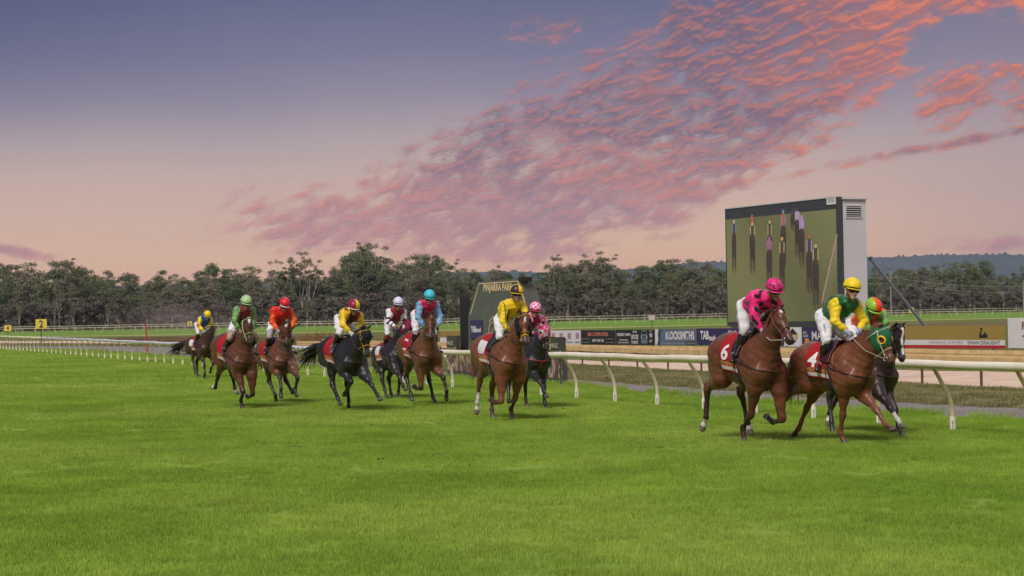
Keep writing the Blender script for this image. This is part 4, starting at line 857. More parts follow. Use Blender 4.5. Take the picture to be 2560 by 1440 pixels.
# ------------------------------------------------------------------ horses
L_HUM,L_FOR,L_CAN,L_PAS,L_HOO=.27,.43,.30,.13,.07
L_FEM,L_TIB,L_HCA=.40,.46,.42
def seg(ang,L):
    a=math.radians(ang); return np.array([math.sin(a)*L,0,-math.cos(a)*L])
def rotx(v,deg):
    a=math.radians(deg); c,s=math.cos(a),math.sin(a); return np.array([v[0],c*v[1]-s*v[2],s*v[1]+c*v[2]])
def horse_joints(p):
    J={}; nb=np.array([.50,0,1.36]); J['neckb']=nb
    a,b=math.radians(p[6]),math.radians(p[7]); nd=np.array([math.cos(a)*math.cos(b),math.cos(a)*math.sin(b),math.sin(a)]); J['nd']=nd
    J['poll']=nb+nd*.80
    a,b=math.radians(p[8]),math.radians(p[9]); J['hd']=np.array([math.cos(a)*math.cos(b),math.cos(a)*math.sin(b),math.sin(a)])
    for i,n in enumerate(['fR','fL','hR','hL']):
        q=p[10+5*i:15+5*i]; sy=-1 if n[1]=='R' else 1
        if n[0]=='f': r=np.array([.62,sy*.15,1.18]); Ls=[L_HUM,L_FOR,L_CAN,L_PAS,L_HOO]
        else: r=np.array([-.55,sy*.15,1.34]); Ls=[L_FEM,L_TIB,L_HCA,L_PAS,L_HOO]
        pts=[r]; c=np.zeros(3)
        for l,a_ in zip(Ls,[q[0],q[1],q[2],q[3],q[3]]):
            c=c+seg(a_,l); pts.append(r+rotx(c,sy*q[4]))
        J[n]=pts; J[n+'s']=rotx(seg(q[3]-38,1),sy*q[4])
    return J
def horse_matrix(p):
    y,pi,ro=[math.radians(t) for t in (p[3],p[4],p[5])]
    M=Matrix.Rotation(y,3,'Z')@Matrix.Rotation(-pi,3,'Y')@Matrix.Rotation(ro,3,'X')
    piv=Vector((0,0,1.3)); off=piv*p[30]+Vector(p[:3])-M@(piv*p[30])
    return Matrix.Translation(off)@M.to_4x4()@Matrix.Scale(p[30],4)
def head_frame(J):
    hd=J['hd']; hy=np.cross([0,0,1],hd); hy/=np.linalg.norm(hy); hz=np.cross(hd,hy)
    o=J['poll']+hz*-.03
    return o,hd,hy,hz
def head_prims(J,inf=0.):
    o,hd,hy,hz=head_frame(J); H=lambda u,v,w:o+hd*u+hy*v+hz*w
    R=[rc(H(.03,0,-.035),H(.20,0,-.02),.088+inf,.094+inf,.05,hy,.86),
       rc(H(.18,0,.002),H(.46,0,-.028),.082+inf,.052+inf,.04,hy,.80),
       rc(H(.20,0,-.09),H(.47,0,-.085),.055+inf,.036+inf,.05,hy,.85),
       rc(H(.47,0,-.035),H(.545,0,-.045),.056+inf,.054+inf,.03,hy,.98),
       rc(H(.50,0,-.10),H(.535,0,-.10),.030+inf,.026+inf,.03)]
    for s in(-1,1): 
        R.append(rc(H(.10,s*.042,-.10),H(.20,s*.040,-.115),.072+inf,.062+inf,.05,hy,.6))
        R.append(rc(H(.17,s*.070,.012),H(.23,s*.066,.008),.026+inf,.022+inf,.03))
    return R
def neck_prims(J,inf=0.):
    nd=J['nd']; nb=J['neckb']; ny=np.cross([0,0,1],nd); ny/=np.linalg.norm(ny); nz=np.cross(nd,ny)
    p=J['poll']
    return [rc(nb+[-.10,0,-.08],nb+nd*.34-nz*.02,.30+inf,.185+inf,.14,ny,.62),
            rc(nb+nd*.28-nz*.01,p-nd*.02-nz*.075+J['hd']*.04,.18+inf,.105+inf,.10,ny,.64),
            rc(nb+[-.16,0,.13],p-nd*.06+nz*.0,.10+inf,.045+inf,.12,ny,.55)]
def trunk_prims():
    R=[rc((.30,0,1.22),(-.22,0,1.235),.342,.330,.10,(0,1,0),.80),
       rc((.50,0,1.27),(.25,0,1.25),.26,.33,.10,(0,1,0),.78),
       rc((.40,0,1.51),(.05,0,1.46),.095,.10,.12,(0,1,0),.6),
       rc((-.20,0,1.29),(-.50,0,1.345),.285,.265,.12,(0,1,0),.90),
       rc((-.50,0,1.345),(-.72,0,1.27),.262,.185,.12,(0,1,0),.98),
       rc((-.15,0,1.19),(-.48,0,1.24),.25,.165,.10,(0,1,0),.85)]
    for s in(-1,1):
        R+=[rc((-.56,s*.12,1.32),(-.70,s*.125,1.12),.20,.150,.10),
            rc((.52,s*.095,1.16),(.47,s*.085,1.01),.165,.125,.05),
            rc((.34,s*.12,1.46),(.55,s*.15,1.20),.10,.125,.045),
            rc((.28,s*.17,1.28),(.40,s*.16,1.06),.135,.125,.05),
            rc((-.44,s*.15,1.38),(-.46,s*.17,1.10),.16,.13,.05),rc((-.62,s*.13,1.30),(-.76,s*.10,1.10),.17,.12,.05)]
    return R
def leg_prims(J):
    R=[]
    for n in('fR','fL'):
        a,b,c,d,e,f=J[n]; s=-1 if n[1]=='R' else 1
        R+=[rc(a,b,.125,.112,.06),rc(b,b+(c-b)*.45,.118,.076,.06),rc(b+(c-b)*.40,c,.070,.044,.04),
            rc(c+(b-c)*.06,c-(c-d)*.10,.053,.045,.03),rc(c,d,.040,.032,.02),rc(d-(d-c)*.03,d+(e-d)*.15,.043,.040,.02),rc(d,e,.035,.036,.02),
            rc(e+(e-d)*-.05,f,.043,.056,.012)]
    for n in('hR','hL'):
        a,b,c,d,e,f=J[n]; up=(b-c)/np.linalg.norm(b-c); cn=(c-d)/np.linalg.norm(c-d)
        heel=c+cn*.075+(up-cn*(up@cn))*-.05
        R+=[rc(a,b,.185,.130,.07),rc(b,b+(c-b)*.5,.130,.082,.06),rc(b+(c-b)*.45,c,.078,.046,.04),rc(b+(c-b)*.55+(heel-c)*.6,heel,.026,.024,.03),
            rc(heel,c,.030,.050,.03),rc(c,c-cn*.08,.054,.045,.03),rc(c-cn*.05,d,.043,.035,.02),rc(d,d+(e-d)*.15,.045,.041,.02),rc(d,e,.036,.037,.02),
            rc(e+(e-d)*-.05,f,.043,.055,.012)]
    return R
def surf(prims,Cn,D,R0=.8,off=0.):
    """walk in from outside along -D until the skin is met"""
    Cn=np.asarray(Cn,float); D=np.asarray(D,float); D=D/np.linalg.norm(D,axis=-1,keepdims=True)
    P=Cn+D*R0
    for _ in range(26): P=P-D*(np.clip(sdf(prims,P)-off,-.05,.2)[...,None]*.9)
    return P
def lerp(a,b,t): return np.asarray(a)*(1-t)+np.asarray(b)*t
def sstep(x,a,b):
    t=np.clip((x-a)/(b-a),0,1); return t*t*(3-2*t)
def coat_color(V,J,c):
    base=np.array(c['base']); N=len(V)
    pn=np.sin(V[:,0]*9+1)*np.sin(V[:,2]*11+V[:,1]*7)*.5
    col=base*(1+.08*pn[:,None])
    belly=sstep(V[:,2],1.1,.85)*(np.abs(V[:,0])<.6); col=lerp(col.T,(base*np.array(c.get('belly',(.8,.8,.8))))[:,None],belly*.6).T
    mid_dk=sstep(V[:,0],.50,.66)*sstep(np.abs(V[:,1]),.17,.05)*sstep(V[:,2],.92,1.05)*(.7+.3*np.sin(V[:,2]*40)*np.sin(V[:,1]*50)); col=col*(1-.42*np.clip(mid_dk,0,1))[:,None]      # coat darker along the midline of breast and neck
    o,hd,hy,hz=head_frame(J); L=np.stack([(V-o)@hd,(V-o)@hy,(V-o)@hz],1)
    hm=(L[:,0]>-.02)&(L[:,0]<.66)&(np.abs(L[:,1])<.13)&(np.abs(L[:,2])<.20)
    mz=sstep(L[:,0],.40,.52)*hm; col=lerp(col.T,np.array(c.get('muzzle',(.05,.04,.04)))[:,None],mz*.8).T
    w=c.get('blaze')
    if w:
        if w[0]=='star': k=(np.hypot(L[:,1]/w[2],(L[:,0]-w[1])/w[3])<1)&hm&(L[:,2]>0)
        else: k=(np.abs(L[:,1]+.006*np.sin(L[:,0]*30))<w[2])&(L[:,0]>w[1])&(L[:,0]<w[3])&(L[:,2]>-.02)&hm
        col[k]=(.62,.60,.58)
    nos=hm&(np.hypot(L[:,0]-.565,np.abs(L[:,1])-.036)<.021)&(L[:,2]>-.07); col[nos]=(.012,.008,.008)
    mouth=hm&(np.abs(L[:,2]+.085+(.55-L[:,0])*.02)<.007)&(L[:,0]>.47); col[mouth]=(.02,.012,.012)
    for n in('fR','fL','hR','hL'):
        pts=J[n]; best=np.full(N,9.); par=np.zeros(N)
        for i in range(1,5):
            a,b=pts[i],pts[i+1]; ab=b-a; t=np.clip((V-a)@ab/(ab@ab),0,1); d=np.linalg.norm(V-a-t[:,None]*ab,axis=1)
            k=d<best; best[k]=d[k]; par[k]=i+t[k]
        near=best<.10; dk=np.array(c['points'])
        f=sstep(par,c.get('dark0',1.55),c.get('dark0',1.55)+.5)*near; col=lerp(col.T,dk[:,None],f).T
        sk=c.get('socks',{}).get(n)
        if sk: k=near&(par>sk+.05*np.sin(V[:,1]*90)); col[k]=(.58,.55,.52)
        k=(best<.085)&(par>3.98)&(par<=5)&near; col[k&(par>4.12)]=c.get('hoof',(.07,.06,.055)) if not sk else (.16,.12,.10)
    return np.clip(col,0,1)
def strap_loop(prims,Cn,e1,e2,n,off,a0=0,a1=360,R0=.35):
    a=np.radians(np.linspace(a0,a1,n)); D=np.outer(np.cos(a),e1)+np.outer(np.sin(a),e2)
    return surf(prims,np.repeat(np.asarray(Cn)[None],n,0),D,R0,off)
def build_horse(key,p,c,label,JP):
    J=horse_joints(p); M=horse_matrix(p)
    root=thing('racehorse',label,'horse',group='racehorses galloping in the field')
    base=M@Vector((0,0,0)); base.z=0
    root.location=base; Minv=Matrix.Translation(-base)@M        # parts are given in horse space, stored relative to the Empty
    def place(o): o.matrix_local=Minv; return o
    skin=trunk_prims()+neck_prims(J)+head_prims(J)
    o,hd,hy,hz=head_frame(J); H=lambda u,v,w:o+hd*u+hy*v+hz*w
    allp=skin+leg_prims(J)
    for s in(-1,1):
        b0=H(.015,s*.052,.045); tip=b0+hz*.13*c.get('ear',1)-hd*(.075 if c.get('earback') else .035)+hy*s*.035
        allp+=[rc(b0,lerp(b0,tip,.55),.030,.026,.015,hd,.6),rc(lerp(b0,tip,.5),tip,.026,.006,.01,hd,.6)]
    def post(f,G):
        x,y,z=G[...,0],G[...,1],G[...,2]; ay=np.abs(y)
        f=f+.007*np.sin(x*17+z*9)*np.sin(z*15-x*6+ay*20)*(np.abs(x)<.95)+.0035*np.sin(x*41+z*23)*np.sin(z*37-x*19)
        f=f+.010*np.exp(-((x-.30-(1.35-z)*.35)/.022)**2)*(ay>.12)*(z<1.5)*(z>.98)+.010*np.exp(-(ay/.018)**2)*(x>.5)*(z<1.25)*(z>.85)
        f=f+.008*np.exp(-((x+.28+(z-1.2)*.25)/.03)**2)*(ay>.12)*(z<1.35)*(z>.95)
        for n in('fR','fL','hR','hL'):
            e,fn=J[n][4],J[n][5]; nrm=J[n+'s']; q=G-fn
            m=(q**2).sum(-1)<.085**2; f=np.where(m,np.maximum(f,q@nrm-.012),f)
        for s in(-1,1):
            q=G-H(.575,s*.036,-.030); f=np.maximum(f,.017-np.sqrt((q**2).sum(-1)))
        return f
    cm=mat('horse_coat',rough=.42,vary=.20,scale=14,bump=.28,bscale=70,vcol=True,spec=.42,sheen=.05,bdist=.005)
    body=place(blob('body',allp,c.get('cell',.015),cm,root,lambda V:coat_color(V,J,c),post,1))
    # eyes
    em=mat('horse_eye',(.012,.008,.006),.08,0)
    for s in(-1,1):
        m=MB(); P=H(.20,s*.084,.012)
        bm_sphere(m,P,.0165,10,8); place(m.build('eye',em,root,smooth=True))
    # mane and forelock
    hm=mat('hair_%s'%key,c['mane'],.6,.25,40); r=random.Random(key)
    nd=J['nd']; nb=J['neckb']; ny=np.cross([0,0,1],nd); ny/=np.linalg.norm(ny); nz=np.cross(nd,ny)
    m=MB()
    for i in range(c.get('manen',90)):
        t=r.random(); a=lerp(nb+np.array([-.12,0,.22]),J['poll']-nd*.02+nz*.035,t); P0=surf(skin,a-nz*.05,nz+ny*r.uniform(-.15,.15),.3,-.004)
        s=c.get('maneside',1); L=r.uniform(.09,.16); dirb=-nd*r.uniform(.3,.8)+np.array([-.35,0,0]); 
        P1=P0+(nz*.35+dirb*.35+ny*s*.35)*L; P2=P1+(dirb*.3+ny*s*.5+np.array([0,0,-.45]))*L
        m.tube([P0,P1,P2],[.009,.007,.002],5,0,False)
    place(m.build('mane',hm,root,smooth=True))
    m=MB()
    for i in range(22):
        P0=H(r.uniform(-.03,.03),r.uniform(-.03,.03),.055); L=r.uniform(.07,.13)
        P1=P0+hz*.05+hd*.02+hy*r.uniform(-.02,.02); P2=P1+(hd*.55+hy*r.uniform(-.4,.4)+hz*r.uniform(-.1,.3))*L
        m.tube([P0,P1,P2],[.008,.006,.002],5,0,False)
    place(m.build('forelock',hm,root,smooth=True))
    # tail
    tx,tz,tl=c.get('tail',(-.5,-.6,.75)); ty=c.get('taily',0.)
    m=MB(); R0=np.array([-.83,0,1.44])
    for i in range(c.get('tailn',110)):
        q=np.array([0,r.gauss(0,.018),r.gauss(0,.02)]); L=tl*r.uniform(.55,1.05); sp=r.gauss(0,.16); sz=r.gauss(0,.13); pts=[]
        for t in(0,.2,.4,.6,.8,1.):
            g=t*L; pts.append(R0+q+np.array([-.28*min(t*2,1)*.5+tx*g,ty*g+sp*g*t+.02*math.sin(t*6+i),tz*g*(t+.25)+sz*g*t-.02]))
        m.tube(pts,[.016,.018,.016,.013,.009,.001],5,0,False)
    m.tube([np.array([-.74,0,1.44]),np.array([-.84,0,1.45]),pts[1]*.3+np.array([-.95,0,1.38])*.7],[.05,.042,.022],8,0,True)
    place(m.build('tail',hm,root,smooth=True))
    # saddle cloth with number
    trunk=trunk_prims()
    nx,na=34,70; xs=np.linspace(-.33,.16,nx); th=np.radians(np.linspace(-112,112,na))
    X,T=np.meshgrid(xs,th,indexing='ij'); Xs=X+np.where(np.abs(T)>1.2,(np.abs(T)-1.2)*.12,0)
    P=surf(trunk,np.stack([Xs,0*X,0*X+1.24],-1),np.stack([0*X,np.sin(T),np.cos(T)],-1),.8,.014+.004*0)
    P[...,2]+=0
    V=P.reshape(-1,3); q=np.array([[i*na+j,(i+1)*na+j,(i+1)*na+j+1,i*na+j+1] for i in range(nx-1) for j in range(na-1)])
    A=np.degrees(np.abs(T)).reshape(-1); Xf=X.reshape(-1); col=np.tile(np.array(c.get('cloth',(.34,.012,.018))),(len(V),1))
    col[(A>84)]=(.50,.24,.06); col[(A>97)]=(.62,.58,.56); col[(A>106)|((A<97)&(A>95.5))]=(.45,.012,.02)
    if c.get('cloth_white'): col[(A>40)&(A<82)&(Xf<-.06)]=(.62,.60,.62)
    col[(A>86)&(A<95)&(np.sin(Xf*60)*np.sin(A*.9)>.35)]=(.16,.05,.03)
    me=npmesh('saddle_cloth',V,q,mat('saddle_cloth',rough=.75,vary=.06,vcol=True,bump=.25,bscale=18,spec=.2),col)
    oc=place(obj('saddle_cloth',me,root)); so=oc.modifiers.new('t','SOLIDIFY'); so.thickness=.008; so.offset=1
    num=c.get('num')
    if num:
        V2,F2=text(num,'n',None,None,None,w=.19*(1 if len(num)==1 else 1.6),h=.26,bold=.03)
        for s in(-1,1):
            xx=-.16+V2[:,0]*(1 if s==-1 else -1); tt=math.radians(62)-V2[:,1]/.36
            Pn=surf(trunk,np.stack([xx,0*xx,0*xx+1.24],-1),np.stack([0*xx,s*np.sin(tt),np.cos(tt)],-1),.8,.034)
            me=npmesh('number',Pn,F2,mat('cloth_number',(.75,.72,.74),.7,.03),None,False); q_=obj('number',me,oc)
    # saddle
    xs=np.linspace(-.12,.16,16); th=np.radians(np.linspace(-66,66,40)); X,T=np.meshgrid(xs,th,indexing='ij')
    fw=np.where(np.abs(T)>.5,(np.abs(T)-.5)*.10,0)
    P=surf(trunk,np.stack([X*(1-.25*np.abs(T))+.05+fw,0*X,0*X+1.24],-1),np.stack([0*X,np.sin(T),np.cos(T)],-1),.8,.03)
    P[...,2]+=np.where(np.abs(T)<.35,.018+.03*np.abs(X-.07)/.2,0)
    q=np.array([[i*40+j,(i+1)*40+j,(i+1)*40+j+1,i*40+j+1] for i in range(15) for j in range(39)])
    me=npmesh('saddle',P.reshape(-1,3),q,mat('saddle_leather_%s'%key,c.get('saddle',(.02,.018,.02)),.4,.1),None)
    os_=place(obj('saddle',me,root)); so=os_.modifiers.new('t','SOLIDIFY'); so.thickness=.014; so.offset=1
    lm=mat('tack_leather_%s'%key,c.get('leather',(.03,.018,.014)),.45,.1)
    m=MB()
    for xg in(.17,.20,.23,.26): pass
    P=strap_loop(trunk,(.20,0,1.24),np.array([0,1,0]),np.array([.12,0,-1]),40,.012,-20,200,.8)
    for dx in(-.03,0,.03): m.tube([a+[dx,0,0] for a in P],.017,6,0,True,flat=.5)
    place(m.build('girth',mat('girth_webbing',(.025,.022,.025),.8),root,smooth=True))
    # breastplate
    m=MB(); sk=trunk+neck_prims(J)+leg_prims(J)[:3]+leg_prims(J)[10:13]
    P=[]
    for t in np.linspace(-1,1,33):
        a=t*math.radians(112); D=np.array([math.cos(a),math.sin(a),0])
        P.append(surf(sk,np.array([.20,0,1.20+.16*abs(t)]),D,.8,.008))
    m.tube(P,.012,6,0,True,flat=.5)
    if c.get('martingale',1):
        P=[surf(sk,np.array([.30,0,z]),np.array([1,0,.0]),.8,.006) for z in np.linspace(1.19,1.02,6)]; m.tube(P,.010,6,0)
    for s in(-1,1):
        P=[surf(sk,np.array([.10+.2*t,0,1.3]),np.array([.0+.25*t,s*1.,.55-.5*t]),.8,.006) for t in np.linspace(0,1,8)]; m.tube(P,.008,6,0)
    place(m.build('breastplate',lm,root,smooth=True))
    # bridle
    hp=head_prims(J)+neck_prims(J)[1:2]; m=MB(); bc=mat('bridle_%s'%key,c.get('bridle',(.05,.025,.018)),.5,.08)
    m.tube(strap_loop(hp,H(.36,0,-.035),hy,hz,30,.006),.0105,6,0,False,flat=.6)
    m.tube(strap_loop(hp,H(.07,0,-.02),hy,hz,26,.008,-35,215),.011,6,0,True,flat=.6)
    for s in(-1,1):
        P=[surf(hp,H(u,0,-.02-.06*t),hy*s+hz*(.35-.5*t),.3,.006) for t,u in zip(np.linspace(0,1,12),np.linspace(.04,.47,12))]; m.tube(P,.009,6,0)
        P=[surf(hp,H(.05+.02*t,0,-.03-.06*t),hy*s*(1-t)+hz*(.4-1.3*t)+hy*s*.05,.3,.006) for t in np.linspace(0,1,10)]; m.tube(P,.007,6,0)
    ob=place(m.build('bridle',bc,root,smooth=True))
    m=MB()
    for s in(-1,1):
        c0=H(.475,s*.068,-.075); ring=[c0+(hd*math.cos(a)+hz*math.sin(a))*.032 for a in np.linspace(0,2*math.pi,15)]; m.tube(ring,.006,6,0,False)
    place(m.build('bit_ring',mat('bit_steel',(.6,.6,.6),.25,.02,metal=1.),root,smooth=True))
    if c.get('noseband2'):
        m=MB(); m.tube(strap_loop(hp,H(.43,0,-.04),hy,hz,26,.006),.016,6,0,False,flat=.6); place(m.build('noseband',mat('noseband_%s'%key,c['noseband2'],.6),root,smooth=True))
    # reins to the hands
    rm=mat('reins_%s'%key,c.get('reins',(.04,.03,.025)),.6,.05); m=MB()
    for s,hn in((-1,'handR'),(1,'handL')):
        a=H(.475,s*.075,-.08); b=np.array(JP[hn]); md=lerp(a,b,.45)+[0,s*.06,-.05]; md2=lerp(a,b,.75)+[0,s*.03,-.035]
        m.tube([a,md,md2,b,b+[-.10,s*.02,-.12]],.008,6,0,True,flat=.55)
    a,b=np.array(JP['handR']),np.array(JP['handL'])
    m.tube([a,a+[-.08,.03,-.06],lerp(a,b,.5)+[-.12,0,-.10],b+[-.08,-.03,-.06],b],.008,6,0,True,flat=.55)
    place(m.build('reins',rm,root,smooth=True))
    # stirrup leathers and irons
    m=MB()
    for s,an,to in((-1,'ankR','toeR'),(1,'ankL','toeL')):
        a=np.array(JP[an]); b=np.array(JP[to]); f=lerp(a,b,.55)+[0,0,-.03]; top=surf(trunk,np.array([.10,0,1.3]),np.array([0,s*1.,.5]),.8,.03)
        m.tube([top,lerp(top,f,.6),f+[0,0,.12]],.009,5,0); ring=[f+np.array([0,s*.05*math.cos(t),.06+.06*math.sin(t)]) for t in np.linspace(0,2*math.pi,14)]; m.tube(ring,.006,5,0,False)
    place(m.build('stirrup',mat('stirrup_metal',(.25,.25,.26),.35,.02,metal=.8),root,smooth=True))
    # hood / blinkers
    hood=c.get('hood')
    if hood:
        hpr=head_prims(J,.009)+neck_prims(J,.009)[1:2]
        def hp_post(f,G):
            u=(G-o)@hd; q=(G-o)@hz; f=np.maximum(f,u-hood.get('u1',.31)-.25*np.maximum(0,-q-.02)*-1*0); f=np.maximum(f,-(u+hood.get('u0',.015)))
            f=np.maximum(f,-(q+.17))
            for s in(-1,1):
                qq=G-H(.20,s*.10,.012); f=np.maximum(f,hood.get('cupr',.05)-.002-np.sqrt((qq**2).sum(-1)))
                qq=G-H(.0,s*.055,.06); f=np.maximum(f,.036-np.sqrt((qq**2).sum(-1)))
            return f
        def hcol(V):
            L=np.stack([(V-o)@hd,(V-o)@hy,(V-o)@hz],1)
            cc=np.tile(np.array(hood['col']),(len(V),1))
            if 'check' in hood:
                k=((np.floor(L[:,0]/.075)+np.floor((L[:,1]+.0375*0)/.075)+np.floor((L[:,2])/.15))%2==0); cc[k]=hood['check']
            if hood.get('edge') is not None: cc[L[:,0]>hood.get('u1',.31)-.02]=hood['edge']
            return cc
        oh=place(blob('hood',hpr,.011,mat('hood_cloth',rough=.7,vary=.05,vcol=True,bump=.1,spec=.2),root,hcol,hp_post,1))
        m=MB()
        for s in(-1,1):
            c0=H(.205,s*.098,.012); n_=hy*s*.93+hd*.36; n_/=np.linalg.norm(n_); e1=np.cross(n_,hz); e1/=np.linalg.norm(e1); e2=np.cross(n_,e1)
            R=hood.get('cupr',.05); m.tube([c0+(e1*math.cos(a)+e2*math.sin(a))*R for a in np.linspace(0,2*math.pi,21)],.015,8,0,False)
            if hood.get('shell'):
                for k in range(6): 
                    a_=k/5*1.2; m.tube([c0-hd*.0+n_*.035*math.sin(a_)+(e1*math.cos(a)+e2*math.sin(a))*R*(1-.12*k/5) for a in np.linspace(math.pi*.5+.4,math.pi*1.5-.4,12)],.011,6,0,True)
        q_=m.build('eye_cup',mat('eye_cup_%s'%key,hood['cup'],.5,.04),oh,smooth=True)
    if c.get('sheep'):
        m=MB(); rr=random.Random(5)
        for s in(-1,1):
            for i in range(420):
                u=rr.uniform(.06,.36); w=rr.uniform(-.10,.03); P0=H(u,s*(.095-.05*max(0,u-.2)),w-.0); D=hy*s*1.0+hz*rr.uniform(-.6,.6)+hd*rr.uniform(-.6,.6)
                m.tube([P0,P0+D*.045],[.012,.006],4,0,True)
        place(m.build('sheepskin_cheek_piece',mat('sheepskin',(.012,.012,.014),.95),root))
    return root
def bm_sphere(m,P,r,nu=12,nv=8,sc=(1,1,1),col=None,mi=0):
    V=[];Fs=[]
    for i in range(nv+1):
        for k in range(nu):
            a=math.pi*i/nv; b=2*math.pi*k/nu; V.append((P[0]+r*sc[0]*math.sin(a)*math.cos(b),P[1]+r*sc[1]*math.sin(a)*math.sin(b),P[2]+r*sc[2]*math.cos(a)))
    for i in range(nv):
        for k in range(nu): Fs.append((i*nu+k,(i+1)*nu+k,(i+1)*nu+(k+1)%nu,i*nu+(k+1)%nu))
    m.add(V,Fs,mi,col)
# ------------------------------------------------------------------ jockeys
def hand_prims_tubes(m,wr,hd_,side,up,col=None,r=1.0):
    """closed fist round the rein: palm, four curled fingers of different length, thumb on top"""
    f=hd_/np.linalg.norm(hd_); u=up-f*(up@f); u/=np.linalg.norm(u); l=np.cross(u,f)*side    # l points inward (thumb side up on top)
    for i,(L,o) in enumerate(((.030,.030),(.034,.010),(.032,-.011),(.025,-.030))):
        b=wr+f*.085+u*o; P=[wr+f*.05+u*o*.8,b,b+f*.018+l*.018,b+f*.006+l*(.012+L*.8),b-f*.018+l*(.010+L)]
        m.tube(P,[.0105,.0105,.010,.009,.0075],6,0,True)
    m.tube([wr+f*.035+u*.030,wr+f*.060+u*.048+l*.010,wr+f*.080+u*.050+l*.022,wr+f*.098+u*.044+l*.026],[.013,.0115,.010,.008],6,0,True)
JBR={}
def build_jockey(key,jp,p,s,label):
    M=horse_matrix(p); sc=p[30]
    Wp={k:np.array(M@Vector(v)) for k,v in jp.items()}
    base=(Wp['ankR']+Wp['ankL'])/2; base=base.copy(); base[2]=min(Wp['toeR'][2],Wp['toeL'][2])-.03
    R3=Matrix(M.to_3x3()); fwd=np.array(R3@Vector((1,0,0)))/sc; lat=np.array(R3@Vector((0,1,0)))/sc
    Wp={k:v-base for k,v in Wp.items()}
    root=thing('person',label,'jockey',Vector(base),group='jockeys riding in the race')
    pel,neck,head,face=Wp['pelvis'],Wp['neck'],Wp['head'],Wp['face']
    sp=neck-pel; sp/=np.linalg.norm(sp); sl=Wp['shL']-Wp['shR']; sl/=np.linalg.norm(sl)
    front=np.cross(sl,sp); front/=np.linalg.norm(front); front=-front if front@fwd<0 and front[2]>0 else front
    if front[2]>0 and front@fwd<0: front=-front
    # make sure front points down/forward (belly side of a crouching rider)
    if front[2]>0.3: front=-front
    # head frame
    q=face-head; q/=np.linalg.norm(q); hl=lat-q*(lat@q); hl/=np.linalg.norm(hl)
    qu=np.cross(q,hl);                                              # roughly up
    if qu[2]<0: qu=-qu
    F_=q*math.cos(math.radians(42))+qu*math.sin(math.radians(42)); U_=-q*math.sin(math.radians(42))+qu*math.cos(math.radians(42))
    Hh=lambda f,l,u:head+F_*f+hl*l+U_*u
    def torso(i):
        return [rc(pel,pel+sp*.10,.135+i,.125+i,.06,sl,1.12),rc(pel+sp*.10,neck-sp*.16,.120+i,.140+i,.08,sl,1.22),rc(neck-sp*.18,neck-sp*.05,.135+i,.085+i,.08,sl,1.35),
                rc(Wp['shR']-sp*.02,Wp['shL']-sp*.02,.068+i,.068+i,.06)]
    def arm(n,i,e=1.0):
        a,b,c=Wp['sh'+n],Wp['elb'+n],Wp['hand'+n]; w=b+(c-b)*.90
        return [rc(a,b,.062+i,.045+i,.05),rc(b,b+(w-b)*e,.046+i,.030+i+(.004 if i>.004 else 0),.03)]
    def leg(n,i):
        a,b,c=Wp['hip'+n],Wp['knee'+n],Wp['ank'+n]
        return [rc(a,a+(b-a)*.5,.100+i,.085+i,.07),rc(a+(b-a)*.5,b,.085+i,.060+i,.05)]
    def shin(n,i):
        b,c,t=Wp['knee'+n],Wp['ank'+n],Wp['toe'+n]; 
        return [rc(b,b+(c-b)*.35,.056+i,.058+i,.03),rc(b+(c-b)*.3,c,.056+i,.037+i,.04)]
    def foot(n,i):
        c,t=Wp['ank'+n],Wp['toe'+n]; d=(t-c)/np.linalg.norm(t-c); dn=np.array([0,0,-1.]); hl_=c-d*.035+dn*.045
        return [rc(c,hl_,.040+i,.034+i,.03),rc(hl_,t+dn*.01,.036+i,.028+i,.03,np.cross(d,dn),1.15)]
    def headp():
        return [rc(Hh(-.015,0,.035),Hh(.005,0,.03),.098,.092,.03,hl,.84),rc(Hh(.03,0,-.03),Hh(.05,0,-.085),.070,.042,.04,hl,.92),
                rc(Hh(.085,0,.0),Hh(.108,0,-.030),.010,.016,.015),rc(Hh(.060,0,-.095),Hh(.072,0,-.092),.026,.022,.02),
                rc(Hh(.085,-.018,-.062),Hh(.085,.018,-.062),.011,.011,.010),
                rc(Hh(-.01,.078,-.015),Hh(-.01,.080,-.04),.018,.012,.01),rc(Hh(-.01,-.078,-.015),Hh(-.01,-.080,-.04),.018,.012,.01),
                rc(neck+sp*.0,Hh(-.02,0,-.03),.058,.055,.03)]
    prims=headp()+torso(-.012)
    for n in'RL':
        prims+=arm(n,-.006)+leg(n,-.008)+shin(n,-.008)+foot(n,-.008)
        c=Wp['hand'+n]; f=c-Wp['elb'+n]; f/=np.linalg.norm(f); prims+=[rc(c-f*.04,c+f*.035,.027,.034,.02,np.cross(f,lat)+1e-6,.8)]
    skin=np.array(s.get('skin',(.42,.22,.15)))
    def scol(V):
        c=np.tile(skin,(len(V),1)); L=np.stack([(V-head)@F_,(V-head)@hl,(V-head)@U_],1)
        k=(L[:,0]>.07)&(np.abs(L[:,1])<.026)&(np.abs(L[:,2]+.064)<.008); c[k]=(.30,.09,.075)
        k=(L[:,0]>.06)&(np.abs(np.abs(L[:,1])-.032)<.014)&(np.abs(L[:,2]-.006)<.008); c[k]=(.05,.03,.03)
        return c
    m=MB(); gl=s.get('glove')
    for n,sd in(('R',-1),('L',1)):
        c=Wp['hand'+n]; f=c-Wp['elb'+n]; hand_prims_tubes(m,c-f/np.linalg.norm(f)*.045,f,sd,np.array([0,0,1.])*.9+fwd*.2)
    cell=s.get('cell',.011)
    blob('body',prims,cell,mat('skin',rough=.5,vary=.05,vcol=True,bump=.05,spec=.4),root,scol,None,1,extra=None if gl else m)
    if not gl: pass
